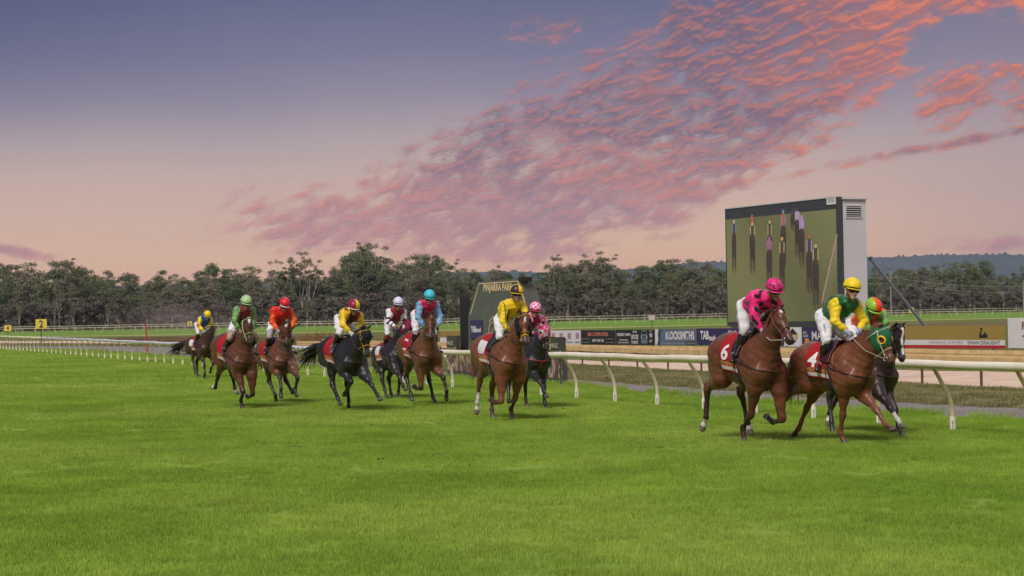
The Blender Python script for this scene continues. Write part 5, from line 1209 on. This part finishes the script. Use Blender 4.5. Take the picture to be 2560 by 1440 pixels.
    if gl:
        for n,sd in(('R',-1),('L',1)):
            m2=MB(); c=Wp['hand'+n]; f=c-Wp['elb'+n]; f/=np.linalg.norm(f); hand_prims_tubes(m2,c-f*.045,f,sd,np.array([0,0,1.])*.9+fwd*.2)
            blob('glove',[rc(c-f*.075,c-f*.03,.033,.032,.02),rc(c-f*.04,c+f*.035,.033,.038,.02,np.cross(f,lat)+1e-6,.85)],.009,mat('glove_%s'%key,gl,.7,.06),root,extra=m2)
    # ---- silks
    rr=np.random.RandomState(len(key)*7+ord(key[-1])); K=[(rr.randn(3)*17,rr.rand()*6,.5) for _ in range(4)]+[(rr.randn(3)*38,rr.rand()*6,.38) for _ in range(5)]
    wamp=[.0075]
    def wr(f,G):
        d=0
        for k,ph,a in K: d=d+a*np.sin(G@k+ph)
        return f+d*wamp[0]
    shp=torso(.022)[1:]+[rc(pel+sp*.06,pel+sp*.12,.135,.15,.05,sl,1.12)]
    for n in'RL':
        a,b,c=Wp['sh'+n],Wp['elb'+n],Wp['hand'+n]
        shp+=[rc(a,b,.082,.062,.05),rc(b,b+(c-b)*.55,.060,.056,.03),rc(b+(c-b)*.5,b+(c-b)*.84,.054,.034,.02)]
    shp+=[rc(neck-sp*.02,lerp(neck,Hh(-.02,0,-.05),.5),.074,.062,.02)]
    def shpost(f,G):
        f=wr(f,G); return np.maximum(f,-((G-pel)@sp-.02))
    def shcol(V):
        t=(V-pel)@sp/np.linalg.norm(neck-pel); x=(V-pel)@sl; fr=(V-(pel+neck)/2)@front
        part=np.zeros(len(V),int); al=np.zeros(len(V)); best=np.min([prim_d(q_,V) for q_ in torso(.022)],0)+.004
        best=np.where(np.abs(x)>.185,best+.06,best)
        for i,n in((1,'R'),(2,'L')):
            a,b,c=Wp['sh'+n],Wp['elb'+n],Wp['hand'+n]
            for (u,v,o) in((a+(b-a)*.22,b,0),(b,c,1)):
                ab=v-u; tt=np.clip((V-u)@ab/(ab@ab),0,1); d=np.linalg.norm(V-u-tt[:,None]*ab,axis=1)-.06; k=d<best; best[k]=d[k]; part[k]=i; al[k]=o+tt[k]
        return s['silk'](V,part,al,t,x,fr)
    blob('silk_shirt',shp,cell,mat('silk_fabric',rough=.42,vary=.05,vcol=True,bump=.8,bscale=15,spec=.35,sheen=.15,bdist=.02),root,shcol,shpost,1)
    # ---- breeches
    bp=[rc(pel-sp*.02,pel+sp*.10,.150,.132,.06,sl,1.10)]
    for n in'RL': bp+=leg(n,.012)+[rc(Wp['knee'+n]+(Wp['hip'+n]-Wp['knee'+n])*.1,Wp['knee'+n]+(Wp['ank'+n]-Wp['knee'+n])*.22,.068,.062,.03)]
    def bcol(V):
        c=np.tile(np.array(s.get('pants',(.70,.69,.73))),(len(V),1))
        if 'knee' in s:
            for n in'RL':
                a,b=Wp['hip'+n],Wp['knee'+n]; tt=(V-a)@(b-a)/((b-a)@(b-a)); c[(tt>.62)&(((V-a)@lat*(1 if n=='L' else -1))>-.08)]=s['knee']
        return c
    ob=JBR[key]=blob('breeches',bp,cell,mat('breeches_cotton',rough=.7,vary=.03,vcol=True,bump=.8,bscale=11,spec=.2,bdist=.02),root,bcol,wr,1)
    # ---- boots
    for n in'RL':
        b,c=Wp['knee'+n],Wp['ank'+n]; d=(c-b)/np.linalg.norm(c-b)
        def bpost(f,G): return np.maximum(f,-((G-b)@d-.035))
        def bocol(V):
            cc=np.tile(np.array(s.get('boot',(.012,.012,.014))),(len(V),1)); tt=(V-b)@d
            if 'cuff' in s: cc[tt<.14]=s['cuff']
            if 'boot2' in s: cc[tt>.30]=s['boot2']
            return cc
        blob('boot',shin(n,.008)+foot(n,.008),.010,mat('boot_leather',rough=.25,vary=.05,vcol=True,bump=.15,bscale=25,spec=.6,coat=.3),root,bocol,bpost,1)
    # ---- helmet with silk cover, peak and band
    hc=s['helmet']
    hr=[rc(Hh(-.028,0,.072),Hh(.006,0,.072),.136,.131,.04,hl,.94)]
    def hpost(f,G): return np.maximum(f,-((G-Hh(0,0,.046))@(U_*.985-F_*.10)))
    def hcf(V):
        L=np.stack([(V-head)@F_,(V-head)@hl,(V-head)@U_],1); return hc(L)
    oh=blob('helmet',hr,.0095,mat('helmet_cover',rough=.4,vary=.04,vcol=True,bump=.12,bscale=16,spec=.4),root,hcf,hpost,1)
    m=MB(); pk=s.get('peak',None); 
    V=[];n_=15
    for i in range(n_):
        a=math.radians(-68+136*i/(n_-1)); r0,r1=.124,.124+.038*math.cos(a*1.15)
        for r_ ,dz in((r0,0),(r1,-.012),(r1,-.018),(r0,-.008)): V.append(Hh(-.012+r_*math.cos(a)*1.05,r_*math.sin(a)*1.02,.050+dz-.006*math.cos(a)))
    m.add(V,[(i*4+k,(i+1)*4+k,(i+1)*4+(k+1)%4,i*4+(k+1)%4) for i in range(n_-1) for k in range(4)])
    m.build('peak',mat('peak_%s'%key,s['peakc'],.4,.04),oh,smooth=True)
    m=MB(); bm_sphere(m,Hh(-.012,0,.208),.014,8,6); m.build('button',mat('peak_%s'%key,s['peakc'],.4,.04),oh,smooth=True)
    m=MB(); gm=mat('goggle_strap',(.010,.010,.012),.5)
    P=[Hh(-.012+.139*math.cos(a),.130*math.sin(a),.062-.004*math.cos(a)) for a in np.linspace(0,2*math.pi,33)]; m.tube(P,.0065,6,0,False,flat=.7)
    for sd in(-1,1): m.tube([Hh(.0,sd*.086,.02),Hh(.02,sd*.078,-.05),Hh(.055,sd*.03,-.112)],.0055,5,0)
    m.build('strap',gm,root,smooth=True)
    gp=[rc(Hh(.083,sd*.032,.010),Hh(.066,sd*.064,.010),.033,.028,.01) for sd in(-1,1)]+[rc(Hh(.092,-.02,.014),Hh(.092,.02,.014),.018,.018,.02)]
    blob('goggles',gp,.007,mat('goggles_lens',(.012,.010,.012),.10,.02,spec=.6),root)
    return root,Wp,base,pel,hl
# measured poses: position, heading, joint angles; rider joints in horse space
HP={
'H9':[3.66,30.552,-0.1,-68.33,-5.88,2.61,63.04,-2.07,-35.92,-0.59,-29.49,-16.93,-44.41,15.83,1.9,0.25,11.63,-75.95,-108.34,0.43,11.59,-63.97,6.37,-26.42,6.54,39.66,-43.54,17.98,16.82,4.58,1.073],
'H10':[4.858,29.746,-0.1,-58.36,-4.7,0.84,50.7,2.28,-59.78,14.72,-51.55,-7.46,-13.47,37.57,-3.95,-12.43,59.66,49.73,74.42,-10.51,19.02,-70.06,-46.49,16.32,-1.5,4.77,-35.5,-29.01,-41.13,0.32,0.983],
'H11':[5.67,31.742,-0.13,-68.97,-7.05,-2.4,59.31,1.28,-58.87,-0.37,34,62.91,60.09,57.53,2.38,-32.04,49.09,26.25,48.06,1.56,27.6,-40.43,24.31,30.11,4.42,7.28,-52.39,-30.89,1,-4.69,0.976],
'H7':[-0.253,37.903,-0.1,-67.7,-5.25,-1.85,63.66,8.85,-50.33,-10.12,-18.72,11.34,-81.91,-99.72,3.4,-20.87,-22.91,-43.08,18.16,3.18,52.09,-43.4,-9.73,-12.78,-0.22,25.52,-41.41,4.98,31.11,-0.01,1.073],
'H8':[0.355,42.743,-0.11,-70.79,-3.38,-0.28,55.78,-0.25,-67.43,4.03,-22.73,70.58,48.4,55.39,-6.2,-48.89,16.05,9.7,46.69,-0.47,30.23,-23.94,31.07,99.5,10.96,27.45,-45.53,5.44,34.87,-0.01,0.997],
'H5':[-3.083,49.253,-0.17,-68.84,4.54,-0.77,61.14,27.14,-43.89,-8.42,9.55,54.18,37.72,55.26,-5.76,-43.21,-28.12,-25.88,33.02,-0.27,49.38,21.73,49.28,37.07,5.56,34.71,-51.47,21.68,48.49,-0.04,0.993],
'H6':[-2.128,44.922,-0.07,-68.93,-5.63,2.9,69.73,-1.66,-45.96,-19.88,-26.24,14.12,-82.71,-99.59,5.11,-12.9,70.25,25.99,-22.81,3.76,37.46,-31.91,42.64,38.02,1.24,31.03,-9.11,-1.71,48.78,11.8,1.061],
'H4':[-3.733,43.008,-0.11,-63.02,-5.52,3.03,45.79,7.85,-70.68,-2.96,-46.33,66.64,-49.23,-56.65,2.02,29.73,66.17,57.95,59.7,-0.08,53.32,15.17,54.35,55.46,5.34,27.9,-24.1,-19.4,-23.55,10.87,1.054],
'H1':[-11.212,70.305,-0.11,-56.88,-0.6,0.59,51.26,8.08,-74.42,8.78,-34.97,33.26,12.75,-21.17,2.33,-40.75,38.33,-57.18,-35.32,4.31,69.66,3.48,39.76,35.74,9.19,28.29,-47.87,7.14,36.93,0.01,0.981],
'H2':[-6.387,44.986,-0.07,-61.84,-9.53,1.33,78.85,5.76,-54.38,-2.12,-17.78,34.03,-42.59,19.79,-6.75,10.9,10.29,-69.36,-101.21,-0.58,25.41,-49.43,-34.06,-82.28,-3.83,36.46,-57.32,34.77,53.55,2.31,1.064],
'H3':[-5.751,47.573,-0.14,-64.57,-5.39,1.41,77.12,5.58,-63.6,-16.59,-48.95,70.91,33.98,16.98,7.15,58.99,67.16,-6.55,54.77,-10.35,43.64,-16.33,44.52,-3.95,-8.56,47.67,22.8,53.37,119.68,9.58,1.031],
}
JP={
'H9':dict(pelvis=(0.053,0.011,2.055),neck=(0.482,0.042,2.232),head=(0.631,0.089,2.325),face=(0.697,0.09,2.226),hipR=(0.038,-0.086,2.084),kneeR=(0.199,-0.174,1.72),ankR=(0.07,-0.249,1.366),toeR=(0.193,-0.364,1.318),shR=(0.449,-0.126,2.233),elbR=(0.521,-0.186,1.973),handR=(0.622,-0.09,1.752),hipL=(0.044,0.071,1.975),kneeL=(0.204,0.249,1.652),ankL=(0.077,0.3,1.295),toeL=(0.24,0.33,1.232),shL=(0.466,0.196,2.158),elbL=(0.512,0.253,1.897),handL=(0.645,0.082,1.768)),
'H10':dict(pelvis=(-0.133,-0.014,2.037),neck=(0.278,-0.014,2.332),head=(0.411,-0.033,2.48),face=(0.502,-0.063,2.394),hipR=(-0.143,-0.123,2.057),kneeR=(0.117,-0.258,1.723),ankR=(-0.027,-0.227,1.341),toeR=(0.056,-0.384,1.268),shR=(0.245,-0.195,2.302),elbR=(0.309,-0.278,2.023),handR=(0.472,-0.123,1.845),hipL=(-0.126,0.064,1.963),kneeL=(0.149,0.249,1.677),ankL=(0.019,0.298,1.283),toeL=(0.199,0.329,1.218),shL=(0.28,0.161,2.27),elbL=(0.379,0.25,2.005),handL=(0.505,0.045,1.872)),
'H11':dict(pelvis=(-0.224,-0.042,1.924),neck=(0.198,-0.003,2.209),head=(0.348,-0.123,2.235),face=(0.396,-0.119,2.123),hipR=(-0.232,-0.149,1.919),kneeR=(0.106,-0.247,1.651),ankR=(-0.004,-0.301,1.25),toeR=(0.179,-0.332,1.193),shR=(0.18,-0.187,2.191),elbR=(0.355,-0.237,1.954),handR=(0.54,-0.09,1.806),hipL=(-0.199,0.054,1.877),kneeL=(0.124,0.243,1.644),ankL=(-0.002,0.298,1.247),toeL=(0.179,0.328,1.183),shL=(0.157,0.17,2.164),elbL=(0.413,0.089,2.048),handL=(0.551,0.069,1.808)),
'H7':dict(pelvis=(0.063,0.027,1.952),neck=(0.412,0.037,2.26),head=(0.53,0.041,2.404),face=(0.619,0.03,2.325),hipR=(0.072,-0.063,1.904),kneeR=(0.36,-0.169,1.645),ankR=(0.141,-0.196,1.335),toeR=(0.266,-0.284,1.248),shR=(0.416,-0.124,2.196),elbR=(0.5,-0.186,1.939),handR=(0.594,-0.071,1.719),hipL=(0.032,0.119,1.92),kneeL=(0.272,0.25,1.626),ankL=(0.081,0.3,1.297),toeL=(0.229,0.331,1.206),shL=(0.399,0.205,2.214),elbL=(0.613,0.221,2.053),handL=(0.628,0.103,1.829)),
'H8':dict(pelvis=(-0.118,-0.014,1.912),neck=(0.326,0.002,2.14),head=(0.47,-0.053,2.259),face=(0.547,-0.078,2.161),hipR=(-0.121,-0.113,1.871),kneeR=(0.2,-0.25,1.617),ankR=(0.035,-0.3,1.244),toeR=(0.204,-0.331,1.163),shR=(0.316,-0.173,2.087),elbR=(0.46,-0.256,1.848),handR=(0.634,-0.076,1.744),hipL=(-0.109,0.089,1.881),kneeL=(0.196,0.246,1.619),ankL=(0.034,0.299,1.245),toeL=(0.205,0.33,1.166),shL=(0.307,0.17,2.07),elbL=(0.463,0.257,1.84),handL=(0.636,0.072,1.743)),
'H5':dict(pelvis=(0.036,0.027,2.101),neck=(0.45,0.059,2.38),head=(0.615,0.039,2.485),face=(0.684,0.023,2.378),hipR=(0.092,-0.038,2.164),kneeR=(0.313,-0.149,1.804),ankR=(0.121,-0.207,1.449),toeR=(0.271,-0.27,1.347),shR=(0.438,-0.119,2.348),elbR=(0.522,-0.207,2.083),handR=(0.705,-0.078,1.931),hipL=(0.013,0.076,2.009),kneeL=(0.258,0.253,1.698),ankL=(0.078,0.3,1.329),toeL=(0.245,0.331,1.241),shL=(0.428,0.233,2.327),elbL=(0.502,0.245,2.042),handL=(0.67,0.091,1.892)),
'H6':dict(pelvis=(0.064,0.016,2.048),neck=(0.44,0.075,2.32),head=(0.583,0.046,2.432),face=(0.655,0.022,2.338),hipR=(0.043,-0.087,2.052),kneeR=(0.247,-0.167,1.707),ankR=(0.125,-0.217,1.345),toeR=(0.278,-0.281,1.277),shR=(0.43,-0.096,2.303),elbR=(0.504,-0.187,2.05),handR=(0.601,-0.085,1.828),hipL=(0.056,0.087,1.974),kneeL=(0.232,0.256,1.649),ankL=(0.125,0.308,1.281),toeL=(0.279,0.39,1.238),shL=(0.418,0.239,2.267),elbL=(0.523,0.307,2.015),handL=(0.645,0.192,1.82)),
'H4':dict(pelvis=(-0.002,0.037,2.01),neck=(0.429,0.063,2.199),head=(0.584,0.032,2.292),face=(0.649,0.018,2.191),hipR=(-0.016,-0.06,2.037),kneeR=(0.286,-0.166,1.784),ankR=(0.066,-0.247,1.477),toeR=(0.196,-0.335,1.386),shR=(0.399,-0.107,2.193),elbR=(0.544,-0.206,1.981),handR=(0.652,-0.067,1.791),hipL=(-0.009,0.1,1.929),kneeL=(0.245,0.258,1.651),ankL=(0.077,0.3,1.302),toeL=(0.235,0.331,1.22),shL=(0.414,0.223,2.128),elbL=(0.496,0.258,1.868),handL=(0.658,0.08,1.778)),
'H1':dict(pelvis=(-0.021,0.015,2.05),neck=(0.419,0.048,2.295),head=(0.599,0.02,2.367),face=(0.652,-0.001,2.251),hipR=(-0.017,-0.09,2.081),kneeR=(0.282,-0.183,1.77),ankR=(0.074,-0.237,1.416),toeR=(0.223,-0.317,1.321),shR=(0.387,-0.134,2.292),elbR=(0.46,-0.266,2.037),handR=(0.583,-0.124,1.832),hipL=(-0.033,0.084,1.966),kneeL=(0.249,0.255,1.677),ankL=(0.066,0.3,1.303),toeL=(0.235,0.331,1.214),shL=(0.402,0.225,2.236),elbL=(0.468,0.257,1.949),handL=(0.621,0.076,1.809)),
'H2':dict(pelvis=(0.09,0.043,1.938),neck=(0.384,0.065,2.303),head=(0.521,0.035,2.421),face=(0.598,0.014,2.331),hipR=(0.056,-0.042,1.884),kneeR=(0.348,-0.238,1.688),ankR=(0.081,-0.246,1.407),toeR=(0.191,-0.332,1.302),shR=(0.373,-0.102,2.269),elbR=(0.515,-0.21,2.063),handR=(0.606,-0.103,1.853),hipL=(0.115,0.136,1.903),kneeL=(0.372,0.329,1.654),ankL=(0.133,0.301,1.351),toeL=(0.206,0.446,1.277),shL=(0.373,0.232,2.261),elbL=(0.467,0.242,2.003),handL=(0.606,0.095,1.848)),
'H3':dict(pelvis=(0.04,0.015,2.032),neck=(0.367,0.032,2.387),head=(0.533,0.03,2.478),face=(0.595,0.009,2.372),hipR=(0.011,-0.083,1.997),kneeR=(0.314,-0.255,1.767),ankR=(0.048,-0.251,1.468),toeR=(0.17,-0.329,1.36),shR=(0.338,-0.141,2.368),elbR=(0.399,-0.226,2.097),handR=(0.551,-0.127,1.904),hipL=(0.046,0.108,1.983),kneeL=(0.329,0.286,1.731),ankL=(0.108,0.286,1.398),toeL=(0.188,0.442,1.344),shL=(0.353,0.205,2.348),elbL=(0.504,0.286,2.124),handL=(0.611,0.152,1.924)),
}
# ------------------------------------------------------------------ who rides what
def arr(V,c): return np.tile(np.array(c,float),(len(V),1))
YEL=(.78,.56,.012); PINK=(.80,.018,.20); BLK=(.013,.012,.016); WHT=(.70,.69,.74); GRN=(.012,.13,.035); LGRN=(.13,.36,.07); RED=(.50,.015,.02)
ORG=(.85,.09,.008); MAR=(.20,.012,.035); BLU=(.012,.08,.40); AQU=(.05,.42,.55); SKY=(.17,.36,.60); LILAC=(.50,.52,.75)
def s_leop(V,part,al,t,x,fr):
    c=arr(V,PINK); P=V*30+np.sin(V[:,[1,2,0]]*23)*.8; n=np.sin(P[:,0])*np.sin(P[:,1])+np.sin(P[:,1]+1.7)*np.sin(P[:,2])+np.sin(P[:,2]+.6)*np.sin(P[:,0]+2.1); c[(n>.72)]=BLK
    return c
def s_greenyel(V,part,al,t,x,fr):
    c=arr(V,GRN); c[part>0]=YEL; n=np.sin(V[:,0]*21)*np.sin(V[:,2]*19+1); c[(part==0)&(n>.55)]=(.008,.06,.02); return c
def s_oranlime(V,part,al,t,x,fr):
    c=arr(V,ORG); c[(part>0)]=LGRN; return c
def s_yelblk(V,part,al,t,x,fr):
    c=arr(V,YEL); 
    c[(part==0)&(np.abs(np.abs(x)-.09-.10*(t-.62))<.022)&(t>.3)&(t<.95)]=BLK
    c[(part==0)&(np.abs(t-.45)<.03)&(np.abs(x)<.1)]=BLK
    k=np.sin(np.arctan2(V[:,1],V[:,0])*1.0); c[(part>0)&(np.abs(np.sin(V[:,0]*16+V[:,1]*12))<.20)]=BLK; return c
def s_pinkcheck(V,part,al,t,x,fr):
    c=arr(V,PINK); k=(np.floor(x/.06)+np.floor(t/.12)+np.floor(al/.22))%2==0; c[k]=(.72,.45,.58); c[(part==0)&(t>.5)&(np.abs(x)<.08)]=(.30,.01,.03); return c
def s_whitemar(V,part,al,t,x,fr):
    c=arr(V,(.24,.014,.025)); c[part>0]=WHT; c[(part>0)&(np.abs(al-.72)<.14)]=BLK; c[(part>0)&(np.abs(al-1.22)<.10)]=(.05,.02,.10); c[(part>0)&(np.abs(al-1.62)<.08)]=(.05,.02,.10)
    c[(part==0)&(t<.18)]=WHT; return c
def s_pinkaqua(V,part,al,t,x,fr):
    c=arr(V,(.60,.012,.11)); c[part>0]=SKY; return c
def s_yelmar(V,part,al,t,x,fr):
    c=arr(V,(.76,.50,.015)); k=(part==0)&(np.sign(x)*np.sign(t-.62)>0)&(np.abs(x)<.16); c[k]=MAR; c[(part==0)&(fr>.0)&(np.abs(x)<.07)]=(.10,.008,.02); c[(part==0)&(t>.75)&(fr<.0)&(np.abs(x)>.10)]=MAR; return c
def s_blueyel(V,part,al,t,x,fr):
    c=arr(V,BLU); c[part>0]=YEL; c[(part>0)&(np.abs(al-.95)<.14)]=RED; return c
def s_green(V,part,al,t,x,fr):
    c=arr(V,(.11,.27,.09)); c[(part==0)]=(.22,.02,.02); c[(part==0)&(np.abs(x)>.13)]=(.11,.27,.09); n=np.abs(np.sin(al*9+V[:,2]*14)); c[(part>0)&(n<.16)]=(.55,.50,.05); c[(part==0)&(t<.55)&(fr<0)]=(.60,.30,.30); return c
def s_orange(V,part,al,t,x,fr):
    c=arr(V,(.66,.022,.012)); k=sstep(np.where(part>0,al,0),.05,.55)[:,None]; c=c*(1-k)+np.array(ORG)*k; return c
def h_plain(c0,**k): return lambda L: arr(L,c0)
def h_half(c0,c1,o=0.): 
    def f(L): c=arr(L,c0); c[L[:,1]<o]=c1; return c
    return f
def h_quart(c0,c1):
    def f(L): c=arr(L,c0); c[(L[:,1]*1.0<0)^(L[:,0]<-.01)]=c1; return c
    return f
def h_leop(L): 
    c=arr(L,(.72,.025,.22)); P=L*62+np.sin(L[:,[1,2,0]]*60)*.6; n=np.sin(P[:,0])*np.sin(P[:,1]+1.3)+np.sin(P[:,1]*.9)*np.sin(P[:,2]+.5); c[(n>.35)&(n<1.05)]=BLK; return c
def h_check(L):
    c=arr(L,(.80,.06,.30)); a=np.arctan2(L[:,1],L[:,0]+.01); k=(np.floor(a/.48)+np.floor(L[:,2]/.048))%2==0; c[k]=(.75,.62,.70); return c
def h_stripe(c0,c1,w):
    def f(L): c=arr(L,c0); c[np.abs(L[:,1])<w]=c1; return c
    return f
CHEST=(.150,.040,.018); BAY=(.105,.035,.016); BLACKH=(.016,.014,.018); DBAY=(.045,.021,.014)
HS={
'H9':dict(base=(.135,.042,.021),points=(.030,.014,.010),mane=(.03,.015,.01),dark0=1.75,blaze=('star',.10,.028,.04),muzzle=(.045,.028,.025),socks={'hR':3.15,'hL':3.6,'fL':3.9},num='6',reins=(.5,.48,.45),bridle=(.16,.03,.035),cell=.013,tail=(-.06,-.80,.62),taily=.12,noseband2=None,maneside=-1),
'H10':dict(base=(.160,.052,.024),points=(.10,.03,.014),mane=(.13,.04,.018),dark0=3.0,num='4',reins=(.42,.38,.30),bridle=(.5,.47,.38),cell=.013,hood=dict(col=(.015,.115,.055),cup=(.80,.50,.01),cupr=.060,edge=(.02,.16,.08)),tail=(-.08,-.85,.72),saddle=(.06,.012,.02),muzzle=(.09,.04,.03)),
'H11':dict(base=(.030,.016,.014),points=(.018,.013,.013),mane=(.012,.01,.01),blaze=('bar',.08,.020,.50),socks={'fR':2.5,'hL':3.3},cell=.014,leather=(.02,.015,.012)),
'H7':dict(base=(.165,.058,.027),points=(.06,.022,.014),mane=(.14,.05,.022),dark0=2.0,blaze=('star',.16,.013,.04),socks={'hR':2.55},sheep=1,cloth_white=1,noseband2=(.75,.48,.01),bridle=(.55,.30,.03),cell=.014,tail=(-.10,-.8,.66)),
'H8':dict(base=(.020,.018,.023),points=(.014,.012,.015),mane=(.012,.01,.012),hood=dict(col=(.70,.012,.14),check=(.34,.34,.38),cup=(.62,.60,.58),shell=0,cupr=.055),cell=.016,tail=(-.1,-.8,.6),leather=(.4,.03,.02)),
'H5':dict(base=(.021,.016,.018),points=(.014,.011,.013),mane=(.012,.01,.012),hood=dict(col=(.17,.008,.045),cup=(.62,.60,.58),shell=1),cloth_white=1,cell=.016,tail=(-.08,-.8,.6)),
'H6':dict(base=(.140,.055,.025),points=(.016,.012,.011),mane=(.02,.014,.012),cell=.015,num='1',muzzle=(.02,.016,.016),tail=(-.06,-.8,.6),saddle=(.30,.012,.015)),
'H4':dict(base=(.0165,.0155,.020),points=(.012,.011,.013),mane=(.010,.01,.011),cell=.014,bridle=(.62,.36,.02),reins=(.05,.05,.05),tail=(-.80,-.42,.85),taily=-.30,tailn=150,hood=dict(col=(.014,.014,.018),cup=(.05,.05,.06),shell=1,u1=.24)),
'H1':dict(base=(.050,.020,.014),points=(.016,.012,.011),mane=(.013,.011,.011),blaze=('bar',.12,.018,.45),cell=.018,tail=(-.95,-.30,1.0),taily=-.28,tailn=140,cloth_white=1),
'H2':dict(base=(.112,.038,.021),points=(.020,.012,.011),mane=(.02,.013,.012),blaze=('star',.13,.026,.05),cell=.015,socks={'fL':3.7,'hR':3.4,'hL':3.8},bridle=(.36,.62,.36),tail=(-.06,-.8,.6),muzzle=(.03,.022,.022)),
'H3':dict(base=(.130,.046,.022),points=(.020,.013,.012),mane=(.025,.016,.014),blaze=('star',.14,.032,.035),cell=.015,tail=(-.06,-.8,.6),muzzle=(.06,.045,.042),reins=(.4,.35,.3)),
}
JS={
'H9':dict(silk=s_leop,helmet=h_leop,peakc=(.65,.02,.16),glove=(.32,.40,.55),pants=(.66,.65,.70),cell=.0095),
'H10':dict(silk=s_greenyel,helmet=h_plain((.80,.58,.015)),peakc=(.80,.58,.015),glove=(.30,.35,.45),cell=.0095,skin=(.50,.28,.21)),
'H11':dict(silk=s_oranlime,helmet=h_half((.80,.075,.01),(.25,.48,.04),-.045),peakc=(.30,.50,.05),glove=(.3,.3,.3),cell=.010),
'H7':dict(silk=s_yelblk,helmet=h_quart(YEL,(.05,.02,.035)),peakc=(.60,.42,.03),glove=BLK,cell=.010),
'H8':dict(silk=s_pinkcheck,helmet=h_check,peakc=(.60,.02,.15),glove=BLK,cell=.011),
'H5':dict(silk=s_whitemar,helmet=h_plain((.60,.60,.78)),peakc=(.60,.60,.75),cuff=(.22,.012,.02),cell=.011,skin=(.34,.17,.11)),
'H6':dict(silk=s_pinkaqua,helmet=h_plain((.05,.50,.62)),peakc=(.04,.40,.50),cell=.010),
'H4':dict(silk=s_yelmar,helmet=h_half((.72,.48,.015),(.27,.012,.045)),peakc=(.60,.50,.42),glove=(.60,.58,.58),cell=.010,boot2=(.10,.09,.11)),
'H1':dict(silk=s_blueyel,helmet=h_plain(YEL),peakc=(.7,.5,.02),glove=(.45,.5,.6),cell=.012),
'H2':dict(silk=s_green,helmet=h_plain((.34,.55,.25)),peakc=(.34,.55,.25),cell=.010,knee=(.34,.27,.22)),
'H3':dict(silk=s_orange,helmet=h_plain((.62,.018,.03)),peakc=(.65,.55,.5),cell=.010,knee=(.36,.34,.38),glove=(.3,.3,.32)),
}
HL={
'H1':('dark bay racehorse with streaming black tail trailing last at far left','jockey in blue silks with yellow sleeves and yellow helmet riding last at far left'),
'H2':('reddish bay racehorse with pale green bridle and white star','jockey in green and maroon silks with pale green helmet'),
'H3':('bay racehorse with white heart star beside the pale green bridled horse','jockey in orange silks with red helmet and raised whip'),
'H4':('black racehorse with yellow bridle and tail blowing sideways','jockey in yellow silks with half maroon half yellow helmet'),
'H5':('near black racehorse in maroon hood behind the plain brown faced bay','jockey in maroon vest silks with white banded sleeves and white helmet'),
'H6':('bright bay racehorse with plain brown face and black legs, numbered 1','jockey in magenta silks with light blue sleeves and turquoise helmet'),
'H7':('chestnut racehorse with black sheepskin cheek pieces and yellow noseband','jockey in yellow and black silks with yellow and black quartered helmet'),
'H8':('black racehorse in pink and grey check hood beside the chestnut with cheek pieces','jockey with pink and white check helmet half hidden behind yellow rider'),
'H9':('chestnut racehorse with white star and red saddle cloth numbered 6','jockey in pink leopard print silks and helmet'),
'H10':('chestnut racehorse in green hood with yellow eye rings, cloth numbered 4','jockey in green vest silks with yellow sleeves and plain yellow helmet'),
'H11':('dark brown racehorse with narrow white blaze behind the green hooded horse','jockey bent low with half orange half lime helmet in orange silks'),
}
for k in HP:
    build_horse(k,HP[k],HS[k],HL[k][0],JP[k])
    r,Wp,base,pel,hl_=build_jockey(k,JP[k],HP[k],JS[k],HL[k][1])
    JROOT=globals().setdefault('JROOT',{}); JROOT[k]=(r,{q:v+base for q,v in Wp.items()})
# whips held in the hand
def whip(k,n,d,L,label):
    P=JROOT[k][1]['hand'+n]; D=np.array(d,float); D/=np.linalg.norm(D)
    t=thing('whip',label,'whip',Vector(P),group='jockeys whips')
    m=MB(); m.tube([-D*.10,D*.12],.013,8); m.build('handle',mat('whip_grip',(.015,.015,.017),.6),t,smooth=True)
    m=MB(); m.tube([D*.12,D*L*.8],[.009,.006],6); m.build('shaft',mat('whip_shaft',(.03,.025,.025),.5),t,smooth=True)
    m=MB(); m.tube([D*L*.78,D*L],[.014,.016],6,flat=.35); m.build('flap',mat('whip_flap',(.012,.012,.012),.7),t,smooth=True)
def dirpx(k,n,x,y):
    P=JROOT[k][1]['hand'+n]; Q=at(x,y,P[1]-.15); return Q-P
def whips():
    whip('H2','L',dirpx('H2','L',675,800),.72,'thin black whip in the hand of the pale green helmeted jockey')
    whip('H3','L',dirpx('H3','L',762,801),.70,'raised black whip in the hand of the orange jockey')
    whip('H7','R',dirpx('H7','R',1212,880),.72,'long whip held low by the yellow and black jockey')
    whip('H5','R',dirpx('H5','R',975,868),.60,'whip pointing down from the hand of the white helmeted jockey')
    whip('H6','R',dirpx('H6','R',1000,842),.60,'thin whip lying across the quarters of the bright bay horse')
    whip('H8','L',dirpx('H8','L',1400,846),.60,'short whip beside the pink check hooded horse')
whips()

def thigh_name():
    r,Wp=JROOT['H10']; b=np.array(r.location); h=Wp['hipR']-b; k=Wp['kneeR']-b; X=(k-h)/np.linalg.norm(k-h); cd=np.array([0,0,CH])-Wp['kneeR']; Z=cd-X*(cd@X); Z/=np.linalg.norm(Z); Y=np.cross(Z,X); c=h+(k-h)*.52+Z*.112
    text('y  Fiore','name_lettering',mat('ink_dark2',(.05,.05,.07),.7),JBR['H10'],Matrix(((X[0],Y[0],Z[0],c[0]),(X[1],Y[1],Z[1],c[1]),(X[2],Y[2],Z[2],c[2]),(0,0,0,1))),.24,.05)
thigh_name()
